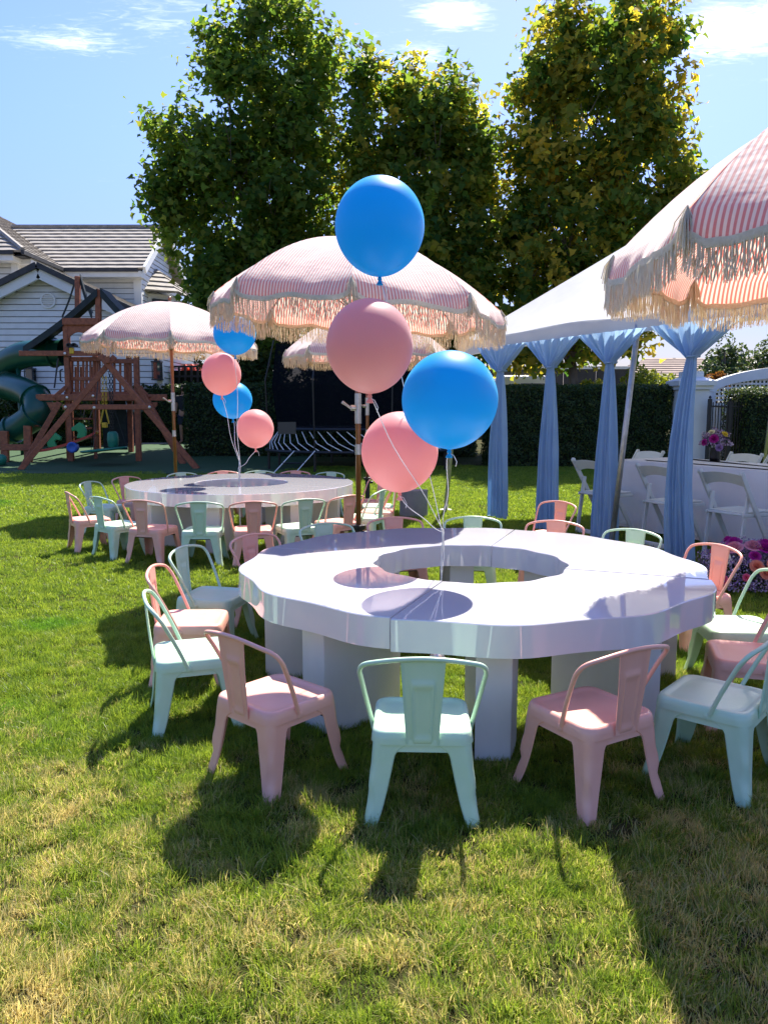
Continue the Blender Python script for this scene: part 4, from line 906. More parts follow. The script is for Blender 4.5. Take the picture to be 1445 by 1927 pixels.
# ---------------------------------------------------------------- the man by the hedge
def skin_mesh(name, joints, edges, m, parent, sub=2):
    me = bpy.data.meshes.new(name); me.from_pydata([j[0] for j in joints], edges, []); me.materials.append(m)
    o = bpy.data.objects.new(name, me); COL.objects.link(o); o.parent = parent
    sk = o.modifiers.new('skin', 'SKIN'); sk.use_smooth_shade = True
    for i, j in enumerate(joints):
        rr = j[1]; me.skin_vertices[0].data[i].radius = rr if hasattr(rr, '__len__') else (rr, rr)
    me.skin_vertices[0].data[0].use_root = True
    sb = o.modifiers.new('sub', 'SUBSURF'); sb.levels = sub; sb.render_levels = sub
    return o
pe = thing('person', 'man in a black t-shirt and dark shorts standing against the hedge', 'person', (-6.12, 24.0, gz(24)), R(-8))
J = [((0, 0, .95), (.15, .11)), ((0, .0, 1.15), (.14, .10)), ((0, .01, 1.36), (.17, .11)), ((0, .01, 1.47), (.07, .07)), ((0, -.01, 1.56), (.055, .06)), ((0, -.02, 1.66), (.075, .095)), ((0, -.02, 1.75), (.06, .08)),
     ((-.2, .01, 1.42), .06), ((-.25, .02, 1.16), .046), ((-.26, -.04, .93), .034), ((.2, .01, 1.42), .06), ((.26, .02, 1.16), .046), ((.28, -.04, .93), .034),
     ((-.1, 0, .86), .095), ((-.11, -.01, .50), .06), ((-.12, .02, .28), .052), ((-.12, .02, .09), .037), ((-.13, -.12, .035), (.04, .028)),
     ((.1, 0, .86), .095), ((.11, -.01, .50), .06), ((.13, .02, .28), .052), ((.13, .02, .09), .037), ((.15, -.12, .035), (.04, .028))]
E_ = [(0, 1), (1, 2), (2, 3), (3, 4), (4, 5), (5, 6), (2, 7), (7, 8), (8, 9), (2, 10), (10, 11), (11, 12), (0, 13), (13, 14), (14, 15), (15, 16), (16, 17), (0, 18), (18, 19), (19, 20), (20, 21), (21, 22)]
skin_mesh('body', J, E_, SKIN, pe)
J2 = [((0, 0, .93), (.175, .135)), ((0, 0, 1.15), (.165, .125)), ((0, .01, 1.36), (.19, .13)), ((0, .01, 1.46), (.10, .09)), ((-.21, .01, 1.42), .075), ((-.245, .02, 1.24), .066), ((.21, .01, 1.42), .075), ((.25, .02, 1.24), .066)]
skin_mesh('tshirt', J2, [(0, 1), (1, 2), (2, 3), (2, 4), (4, 5), (2, 6), (6, 7)], SHIRT, pe)
J3 = [((0, 0, .95), (.17, .13)), ((-.1, 0, .84), .118), ((-.115, -.005, .55), .098), ((.1, 0, .84), .118), ((.115, -.005, .55), .098)]
skin_mesh('shorts', J3, [(0, 1), (1, 2), (0, 3), (3, 4)], SHORTS, pe)
mb = MB(); mb.lathe([(0, .115), (.05, .105), (.082, .06), (.09, .0), (.082, -.03)], (0, .005, 1.715), 14); mb.build('hair', HAIR, pe, smooth=True)
mb = MB(); mb.lathe([(0, -.075), (.045, -.06), (.066, -.02), (.07, .015)], (0, -.045, 1.655), 12); mb.build('beard', HAIR, pe, smooth=True)
for s in (-1, 1):
    mb = MB(); mb.lathe([(0, -.012), (.012, 0), (0, .012)], (s * .032, -.115, 1.70), 8); mb.build('eye', BLACKM, pe)
    for f in range(5):
        fx = s * (.265 + .014) + (f - 2) * .0; y0 = -.075 + f * .02; L_ = (.055, .085, .092, .085, .068)[f]
        mb = MB(); bx = (-.26 if s < 0 else .28) + s * .004; mb.tube([(bx, y0 + .02, .90), (bx + s * .006, y0 + .008, .90 - L_ * .5), (bx - s * .004, y0 - .004, .90 - L_)], [.010, .009, .007], 6); mb.build('finger', SKIN, pe, smooth=True)
mb = MB(); mb.lathe([(0, 0), (.014, .01), (.010, .04), (0, .05)], (0, -.125, 1.665), 8); mb.build('nose', SKIN, pe, smooth=True)

# ---------------------------------------------------------------- tent, drapes
TL = Vector((.85, 9.9, 0)); td = Vector((.461, -.887, 0)); tn = Vector((.887, .461, 0)); TS = 6.1
tent = thing('party_tent', 'white peaked party tent on galvanised poles', 'tent', (4.9, 8.5, 0))
pk = TL + td * TS / 2 + tn * TS / 2 + Vector((0, 0, 4.45))
cn = [TL, TL + td * TS, TL + td * TS + tn * TS, TL + tn * TS]; HZ = 2.12; HC = [2.12, 2.12, 2.9, 2.9]
off_ = Vector((.09, 0, 0))
for i in range(4):
    a, b = cn[i] + off_, cn[(i + 1) % 4] + off_; NU, NV = 30, 18; rings = []
    for v in range(NV + 1):
        tv = v / NV; row = []
        for u in range(NU + 1):
            tu = u / NU; e = a.lerp(b, tu); hz = HC[i] + (HC[(i + 1) % 4] - HC[i]) * tu; p = e.lerp(pk, tv); p.z = hz + (pk.z - hz) * (tv ** 1.02)
            sc = math.sin(math.pi * tu)
            p.z += .05 * sc * (1 - tv) ** 3 - .05 * math.sin(math.pi * tv) * sc
            p.z += (.012 * math.sin(tu * 23 + 2.5 * math.sin(tv * 7 + i)) + .016 * math.sin(tu * 9 - tv * 16 + i) * sc) * (1 - tv) * sc
            row.append(p)
        rings.append(row)
    mb = MB(); mb.loops(rings, close=False); mb.build('roof_panel', TENTW, tent, smooth=True, world=True)
    mb = MB(); rr_ = []; out_ = (a + b) / 2 - pk; out_.z = 0; out_.normalize()
    for k, (dz, o_) in enumerate(((.0, .004), (-.06, .012), (-.12, .006), (-.17, .012))):
        rr_.append([rings[0][u] + Vector((0, 0, dz - .05 * (math.sin(math.pi * u / NU)) * (k / 3) * -.4)) + out_ * (o_ + .003 * math.sin(u * 1.7 + k)) for u in range(NU + 1)])
    mb.loops(rr_, close=False); mb.build('hem', TENTW, tent, smooth=True, world=True)
    mb = MB(); mb.tube([a + Vector((0, 0, HC[i] - .06)) - out_ * .05, b + Vector((0, 0, HC[(i + 1) % 4] - .06)) - out_ * .05], .025, 8); mb.build('eave_tube', GALV, tent, smooth=True, world=True)
def tpole(f, h=HZ + .0):
    mb = MB(); f = Vector(f) + Vector((-.06, 0, 0)); mb.tube([f, f + Vector((.17, 0, h - .03))], .027, 12); o = mb.build('pole', GALV, tent, smooth=True, world=True)
    mb = MB(); mb.box((f.x, f.y, .012), (.15, .15, .024)); mb.build('foot_plate', GALV, tent, world=True)
for c, h_ in zip(cn, HC): tpole(c, h_)
tpole((2.215, 7.27, 0)); tpole(cn[3] + td * 3.05, 2.9)
mb = MB(); mb.tube([TL + td * 3.05 + tn * 3.05 + Vector((.17, 0, 2.3)), pk], .03, 10); mb.build('centre_mast', GALV, tent, smooth=True, world=True)
for c, h_ in zip(cn, HC): mb = MB(); mb.tube([c + off_ + Vector((0, 0, h_ - .04)), pk - Vector((0, 0, .08))], .02, 8); mb.build('rafter', GALV, tent, smooth=True, world=True)
def drape(label, tpos, bot=.02, wb=.30, w0=.92, seed=0, lean=(0, 0)):
    base = TL + td * tpos + tn * .10 + Vector((-.04 - .025 * tpos, 0, 0)); r = random.Random(seed)
    th = thing('curtain_drape', label, 'drape', (base.x, base.y, 0), 0, 'blue drapes along the tent front')
    NU, NV = 120, 46; mb = MB(); ZT = HZ - .10; ZK = 1.735
    ph = [r.uniform(0, 6.28) for _ in range(6)]
    for v in range(NV + 1):
        f = v / NV; z = ZT + (bot - ZT) * f
        if z > ZK: k = (ZT - z) / (ZT - ZK); w = w0 * (1 - k) ** .95 + .085 * k ** .5; am = .018 + .02 * k
        else:
            k = (ZK - z) / (ZK - bot); w = .085 + (wb - .085) * min(1, k * 1.15) ** .65 ; am = .012 + .030 * min(1, k * 2.0)
        cx = .0 * max(0, (z - ZK) / .4) + lean[0] * math.sin(math.pi * min(1, max(0, (ZK - z) / 1.7))) ; cy = lean[1] * max(0, (ZK - z) / 1.7)
        for u in range(NU + 1):
            s = u / NU; sw = s + .02 * math.sin(7 * s + ph[0])
            kk = 0 if z > ZK else (ZK - z)
            pl = am * (math.sin(2 * math.pi * 6.5 * sw + ph[1] + .5 * math.sin(z * 2 + ph[2])) + .45 * math.sin(2 * math.pi * 15 * sw + ph[3] + z * .7) + .35 * math.sin(2 * math.pi * 2.2 * sw + ph[4] - z))
            sag = (-.05 * math.sin(math.pi * s) if v == 0 else 0)
            p = td * (w * (s - .5)) - tn * (pl + .02) ; zz = z
            if v == NV: zz = z + .02 * math.sin(2 * math.pi * 6.5 * sw + ph[5])
            mb.v.append((base.x + p.x + cx, base.y + p.y + cy, zz))
    for v in range(NV):
        for u in range(NU): a = v * (NU + 1) + u; mb.f.append((a, a + 1, a + NU + 2, a + NU + 1))
    mb.build('fabric', DRAPE, th, smooth=True, world=True)
    mb = MB(); mb.tube([(base.x + .048 * math.cos(a), base.y + .055 * math.sin(a), ZK) for a in np.linspace(0, 6.283, 13)[:-1]], .011, 6, closed=True); mb.build('tie', DRAPE, th, smooth=True, world=True)
drape('blue drape nearest the first tent pole, its hem hanging above the grass', 1.04, bot=.06, wb=.33, seed=1)
drape('blue drape behind the lone pink chair', 1.95, wb=.31, seed=2)
drape('blue drape beside the slanting galvanised pole', 2.84, wb=.31, seed=3)
drape('blue drape hanging under the striped parasol fringe, between two white chairs', 3.82, wb=.27, seed=4, lean=(-.05, 0))

# ---------------------------------------------------------------- dining table in the tent and white folding chairs
def cloth_table(label, p0, L, W, seed):
    r = random.Random(seed); p0 = Vector(p0); c = p0 + td * L / 2 + tn * W / 2
    t = thing('dining_table', 'long folding table under ' + label, 'table', (c.x, c.y, 0)); ang = math.atan2(td.y, td.x)
    mb = MB(); mb.box((0, 0, .72), (L - .05, W - .05, .035), ang); mb.build('tabletop', CHAIRW, t)
    for sx in (-1, 1):
        for sy in (-1, 1): q = td * (sx * (L / 2 - .3)) + tn * (sy * (W / 2 - .1)); mb = MB(); mb.tube([(q.x, q.y, .7), (q.x, q.y, 0)], .015, 6); mb.build('leg', STEEL, t)
    NB = 260; per = 2 * (L + W); rings = []
    def pt(s, o_):
        s = s % per
        if s < L: q = td * (s - L / 2) + tn * (-W / 2 - o_)
        elif s < L + W: q = td * (L / 2 + o_) + tn * (s - L - W / 2)
        elif s < 2 * L + W: q = td * (L / 2 - (s - L - W)) + tn * (W / 2 + o_)
        else: q = td * (-L / 2 - o_) + tn * (W / 2 - (s - 2 * L - W))
        return q
    rings.append([Vector((pt(i / NB * per, -.15).x * .9, pt(i / NB * per, -.15).y * .9, .747)) for i in range(NB)])
    for k, z in enumerate((.746, .735, .6, .4, .2, .03)):
        g = max(0, k - 1) / 4; rings.append([])
        for i in range(NB):
            s = i / NB * per; o_ = .004 + .01 * (k > 0) + g * (.035 + .028 * math.sin(s * 9 + 1.5 * math.sin(s * 2.3 + seed)) + .012 * math.sin(s * 23)); q = pt(s, o_); rings[-1].append(Vector((q.x, q.y, z)))
    mb = MB(); mb.loops(rings, cap0=True); o = mb.build('tablecloth', CLOTHW, None, smooth=True, angle=60); o.location = (c.x, c.y, .014)
    tag(o, label, 'tablecloth'); return t
cloth_table('white tablecloth reaching the grass, behind the two blue drapes', (2.56, 8.44, 0), 3.7, .80, 1)
def fold_chair():
    t = thing('folding_chair', '', 'chair', (0, 0, 0), 0, 'white folding chairs around the tent table')
    hw = .205
    def bar(name, a, b, w, h, up=(1, 0, 0)): mb = MB(); mb.beam(a, b, w, h, up); return mb.build(name, CHAIRW, t, bevel=.006, seg=2)
    for s in (-1, 1):
        bar('front_leg', (s * hw, -.25, .77), (s * hw, .24, 0.0), .045, .022)
        bar('rear_leg', (s * (hw - .03), -.20, 0.0), (s * (hw - .03), -.12, .60), .042, .02)
        mb = MB(); mb.loops([[(s * hw + x_, -.256 + r_ * math.cos(a), .775 + r_ * math.sin(a)) for a in np.linspace(0, 6.283, 13)[:-1]] for x_, r_ in ((-.013, .016), (-.011, .023), (.011, .023), (.013, .016))], cap0=True, cap1=True); mb.build('leg_cap', CHAIRW, t, smooth=True)
    mb = MB(); n = 14; rings = []
    for i in range(n + 1):
        s = -1 + 2 * i / n; x = s * (hw - .012); zt = .765 + .018 * (1 - s * s); zb = .66 + .035 * (1 - s * s); yb = lambda z: -.25 + (.77 - z) * .636 - .012 * (1 - s * s)
        rings.append([(x, yb(zt), zt), (x, yb(zt) + .016, zt), (x, yb(zb) + .016, zb), (x, yb(zb), zb)])
    mb.loops(rings, cap0=True, cap1=True); mb.build('back_rail', CHAIRW, t, bevel=.003)
    mb = MB(); m2 = []
    for z, k in ((.43, .97), (.448, 1.0), (.452, .97), (.446, .9)): m2.append([(sx * .17 * k, .02 + sy * .19 * k, z) for sx, sy in ((-1, -1), (1, -1), (1, 1), (-1, 1))])
    mb.loops(m2, cap0=True, cap1=True); mb.build('seat', CHAIRW, t, bevel=.006)
    for s in (-1, 1): bar('seat_rail', (s * .183, -.19, .425), (s * .183, .22, .415), .03, .018)
    bar('rear_stretcher', (-.165, -.165, .43), (.165, -.165, .43), .05, .018, (0, 0, 1)); bar('foot_bar', (-.165, -.197, .035), (.165, -.197, .035), .02, .05, (0, 0, 1))
    bar('front_stretcher', (-.19, .145, .13), (.19, .145, .13), .02, .045, (0, 0, 1))
    return t
ang_t = math.atan2(tn.y, tn.x) - math.pi / 2
fc = [((2.30, 8.06), 0, 'white folding chair behind the blue drape left of the slanting pole'), ((2.72, 7.28), 0, 'white folding chair right beside the slanting galvanised pole'),
      ((3.03, 6.58), 0, 'nearest whole white folding chair, in front of the long tablecloth'), ((3.36, 5.95), 0, 'white folding chair cut by the right edge above the floor flowers'),
      ((3.08, 9.55), math.pi, 'white folding chair across the table, seen past the slanting pole'), ((4.02, 9.0), math.pi, 'white folding chair across the table just right of the flower vase'),
      ((4.75, 9.7), math.pi * .9, 'white folding chair with high back at the right edge behind the table'), ((4.72, 8.85), math.pi * .55, 'white folding chair turned sideways at the far right behind the table')]
proto = fold_chair()
for i, ((x, y), da, lab) in enumerate(fc):
    o = proto if i == 0 else copy_tree(proto); o.location = (x, y, 0); o.rotation_euler = (0, 0, ang_t + da); o['label'] = lab
# ---------------------------------------------------------------- round party tables
def ring_table(name, label, c, Ro, Ri, wave, nw, seams, ph=0, legs=(), group=None, proud=()):
    t = thing(name, label, 'table', (c[0], c[1], 0), 0, group); ZT, AP = .56, .118
    fo = lambda a: Ro + wave * math.cos(nw * a + ph) + wave * .2 * math.cos(5 * a + 1.3 + ph)
    fi = lambda a: Ri + wave * .5 * math.cos(nw * a + ph + .8)
    for k in range(len(seams)):
        a0 = R(seams[k]) + .0032; a1 = R(seams[(k + 1) % len(seams)]); a1 += 2 * math.pi * (a1 < a0); a1 -= .0032
        n = 60; pr = proud[k] if proud else 0; dz = -abs(pr) * .25
        A_ = np.linspace(a0, a1, n); e = .0035
        prof = lambda a: [(fo(a) + pr - e, ZT + dz), (fo(a) + pr, ZT - e + dz), (fo(a) + pr, ZT - AP + dz * 2), (fi(a), ZT - AP), (fi(a), ZT - e + dz), (fi(a) + e, ZT + dz)]
        rings = [[(r_ * math.cos(a), r_ * math.sin(a), z) for r_, z in prof(a)] for a in A_]
        mb = MB(); mb.loops(rings, cap0=True, cap1=True); mb.build('table_segment', GLOSSW, t, angle=38)
    for a in legs:
        r0, r1, th = .56, 1.0, .135
        mb = MB(); w = math.radians(a); u = Vector((math.cos(w), math.sin(w), 0)); v = Vector((-u.y, u.x, 0)); rings = []
        for k in range(9):   # a gently bowed upright panel
            s = k / 8; b = .05 * math.sin(math.pi * s); q = u * (r0 + (r1 - r0) * s) + v * b
            rings.append([q + v * th / 2, q - v * th / 2, q - v * th / 2 + Vector((0, 0, ZT - AP - .001)), q + v * th / 2 + Vector((0, 0, ZT - AP - .001))])
        mb.loops(rings, cap0=True, cap1=True); mb.build('support_panel', SATINW, t, angle=40, bevel=.003)
    return t
C1, C2 = (.42, 3.74), (-1.45, 7.88)
ring_table('ring_table', 'near glossy white ring table with a wavy edge', C1, 1.095, .465, .016, 13, (-111, -21.5, 69, 159), 1.2, (-135, -91, -50, -2, 45, 88, 133, 180), 'glossy white ring tables', proud=(.012, 0, 0, 0))
ring_table('ring_table', 'farther glossy white ring table with a plain round edge', C2, 1.135, .47, 0.0, 12, (-118, -28, 62, 152), 0, (-140, -95, -50, -5, 40, 85, 130, 175), 'glossy white ring tables')

# ---------------------------------------------------------------- small metal chairs
def rsq(hx, hy, r, n, z, rear=1.0):
    pts = []
    for cx, cy, a0 in ((hx - r, hy - r, 0), (-hx + r, hy - r, 90), (-hx + r, -hy + r, 180), (hx - r, -hy + r, 270)):
        for i in range(n + 1): a = R(a0 + 90 * i / n); pts.append((cx + r * math.cos(a), cy + r * math.sin(a), z))
    return pts
def metal_chair(m):
    t = thing('metal_chair', '', 'chair', (0, 0, 0), 0, 'pastel metal chairs around the ring tables')
    S = .156
    prof = [(.10, .2935, .02), (.118, .2935, .03), (.128, .2955, .035), (.136, .2995, .04), (.146, .3015, .044), (.153, .2985, .047), (S + .001, .291, .048), (S + .004, .275, .048), (S + .005, .259, .048), (S - .002, .257, .046), (S - .003, .265, .045)]
    mb = MB(); mb.loops([rsq(h, h, r_, 6, z) for h, z, r_ in prof], cap0=True); mb.build('seat', m, t, smooth=True, angle=50)
    # apron: a band hidden under the skirt with fillets to the legs
    mb = MB(); mb.loops([rsq(S - .005, S - .005, .044, 6, .262), rsq(S - .001, S - .001, .046, 6, .235), rsq(S - .006, S - .006, .042, 6, .235), rsq(S - .009, S - .009, .04, 6, .26)]); mb.build('apron', m, t, smooth=True, angle=50)
    for sx, sy in ((1, 1), (-1, 1), (-1, -1), (1, -1)):
        outer, inner = [], []
        zs = [.262, .245, .236, .229, .222, .21, .18, .15, .12, .09, .06, .03, .012, 0]
        for z in zs:
            k = 1 - z / .262; spl = .020 * k + .010 * k ** 5 * (1.0 if sy < 0 else 1.3)
            c = S - .0005 + spl; w = .074 * (1 - .46 * k) + (.035 * max(0, (z - .218) / .044) ** 2); cr = .028 * (1 - .35 * k)
            bead = .003 * math.exp(-((z - .195) / .012) ** 2) + .0065 * math.exp(-((z - .085) / .016) ** 2) - .004 * (.1 < z < .18)
            ro, ri = [], []
            pl = [(0, 0, c - w)]
            pts2 = [(c, c - w), (c, c - w * .6), (c, c - cr)] + [(c - cr + cr * math.cos(R(a)), c - cr + cr * math.sin(R(a))) for a in (15, 32, 45, 58, 75)] + [(c - cr, c), (c - w * .6, c), (c - w, c)]
            for i, (x, y) in enumerate(pts2):
                b = bead if 3 <= i <= 7 else 0; x -= b * .7; y -= b * .7
                ro.append((x * sx, y * sy, z)); ri.append(((x - .004) * sx, (y - .004) * sy, z))
            outer.append(ro + ri[::-1])
        mb = MB(); mb.loops(outer, cap0=True, cap1=True); mb.build('leg', m, t, smooth=True, angle=40)
    # hoop back
    H = [(.1575, -.030, .262), (.160, -.036, .275), (.176, -.072, .36), (.192, -.118, .455), (.196, -.140, .492), (.182, -.160, .518), (.135, -.178, .533), (.07, -.187, .543), (0, -.190, .547)]
    H = H + [(-x, y, z) for x, y, z in H[-2::-1]]
    mb = MB(); mb.tube(catmull(H, 5), .0078, 10); mb.build('back_hoop', m, t, smooth=True)
    for s in (-1, 1): mb = MB(); mb.loops([[(s * (.1575 + x_), -.030 + r_ * math.cos(a), .268 + r_ * math.sin(a)) for a in np.linspace(0, 6.283, 11)[:-1]] for x_, r_ in ((-.004, .013), (.006, .013), (.009, .006))], cap1=True); mb.build('hoop_bracket', m, t, smooth=True, angle=40)
    # pressed splat
    NX, NZ = 26, 38
    def sp(u, v, back):
        wd = .050 + .019 * v; x = (u * 2 - 1) * wd; z = .262 + v * .279; y = -S - .002 - .027 * v ** 1.25 - .004 * math.sin(math.pi * v)
        e = min((1 - abs(u * 2 - 1)) * wd, 1); em = .0065 * math.exp(-(e / .0045) ** 2)      # folded edge bead
        zi, xi = (v - .05) / .66, abs(u * 2 - 1) / .52; d = max(abs(zi * 2 - 1), xi)
        rc = .006 * math.exp(-((d - 1) * 7) ** 2) if zi > -.2 else 0
        y -= em + rc
        return (x, y + (.0025 if back else 0), z)
    f = [[sp(i / NX, j / NZ, 0) for i in range(NX + 1)] for j in range(NZ + 1)]; b = [[sp(i / NX, j / NZ, 1) for i in range(NX + 1)][::-1] for j in range(NZ + 1)]
    mb = MB(); mb.loops([f[j] + b[j] for j in range(NZ + 1)], cap0=True, cap1=True); mb.build('back_splat', m, t, smooth=True, angle=50)
    for y in (.10, -.10): mb = MB(); mb.box((0, y, .225), (.30, .012, .012)); mb.build('brace', BLACKM, t)
    return t
mint0 = metal_chair(MINT); pink0 = metal_chair(PINK); used = {MINT.name: False, PINK.name: False}
def place(m, x, y, deg, label):
    src = mint0 if m is MINT else pink0
    o = copy_tree(src) if used[m.name] else src; used[m.name] = True
    o.location = (x, y, 0); o.rotation_euler = (R(rnd.uniform(-.4, .4)), 0, R(deg - 90)); o['label'] = label
def pol(c, r, a): return (c[0] + r * math.cos(R(a)), c[1] + r * math.sin(R(a)))
N1 = 'near ring table'
place(PINK, -.385, 2.66, 48, 'pink metal chair in front, showing its brown-shaded back, nearest the balloon shadow')
place(MINT, .125, 2.46, 88, 'mint metal chair in front centre with its back to the camera')
place(PINK, .70, 2.53, 120, 'pink metal chair in front between the two front mint chairs')
place(MINT, 1.175, 2.65, 139, 'mint metal chair at front right, backrest near the right edge')
place(PINK, 1.52, 3.12, 165, 'pink metal chair at the right edge tucked under the hoop of a mint chair')
place(MINT, 1.66, 3.55, 176, 'mint metal chair at the right edge beside the floor flowers')
place(MINT, -.80, 3.16, 18, 'mint metal chair at the near table, leftmost mint one of its left side')
place(PINK, -.93, 3.66, 4, 'pink metal chair farthest left at the near table, seen from its side')
place(MINT, -.93, 4.16, -14, 'mint metal chair with bluish sheen turned towards the camera, left of the near table')
for (r_, a_, m_, lab) in [(1.33, 144, PINK, 'pink metal chair at the far left corner of the near table'), (1.40, 121, MINT, 'mint metal chair behind the near table, left of the parasol pole'),
        (1.50, 102, PINK, 'pink metal chair behind the near table just right of the parasol pole'), (1.50, 83, MINT, 'mint metal chair behind the near table under the blue balloon'),
        (1.46, 63, PINK, 'pink metal chair behind the near table beneath the lone pink chair'), (1.40, 43, MINT, 'mint metal chair behind the near table in front of the slanting pole'), (1.36, 20, PINK, 'pink metal chair right of the near table in front of the last blue drape')]:
    x, y = pol(C1, r_, a_); place(m_, x, y, a_ + 180, lab)
place(PINK, 1.30, 6.22, 215, 'lone pink metal chair standing away from the tables before the blue drape')
lab2 = {-112: 'pink metal chair facing the far table, front left, brown-shaded back', -93: 'mint metal chair in front of the far table, left of the brown-backed middle pink one', -76: 'pink metal chair in the middle of the far table front', -60: 'mint metal chair in front of the far table, right of the middle pink one',
        -43: 'pink metal chair at the far table right behind the main parasol pole', -26: 'mint metal chair with dark green back side, right of the main parasol pole', -9: 'pink metal chair at the right end of the far table, below the low pink balloon', 9: 'mint metal chair at the right side of the far table, behind the pink ones', 27: 'pink metal chair at the far right corner of the far table',
        -130: 'mint metal chair at the near left corner of the far table', -150: 'pink metal chair at the left end of the far table, seen edge on', 173: 'mint metal chair with blue sheen at the left end of the far table', 152: 'pink metal chair leaning out behind the left end of the far table', 125: 'mint metal chair behind the far table under the small parasol pole', 108: 'pink metal chair behind the far table, left one under the balloons', 93: 'mint metal chair behind the far table, directly under the small balloons', 77: 'pink metal chair behind the far table, below the trampoline', 60: 'mint metal chair behind the far table, left of the main parasol pole'}
for i, a_ in enumerate((-112, -93, -76, -60, -43, -26, -9, 9, 27, 60, 77, 93, 108, 125, 152, 173, -150, -130)):
    r_ = 1.40 if -135 < a_ < 30 else 1.48
    x, y = pol(C2, r_, a_); m_ = PINK if lab2[a_].startswith('pink') else MINT; place(m_, x, y, a_ + 180 + rnd.uniform(-7, 7), lab2[a_])
t = thing('grey_pedestal', 'short grey curved pedestal standing right of the far table chairs', 'pedestal', (.36, 9.35, 0))
mb = MB(); mb.loops([[(.17 * math.cos(a), .13 * math.sin(a), z) for a in np.linspace(0, 6.283, 25)[:-1]] for z in (0, .33)], cap1=True); mb.build('drum', mat('grey_board', (.30, .29, .28), .7, (.25, .24, .23), 6), t, angle=40)

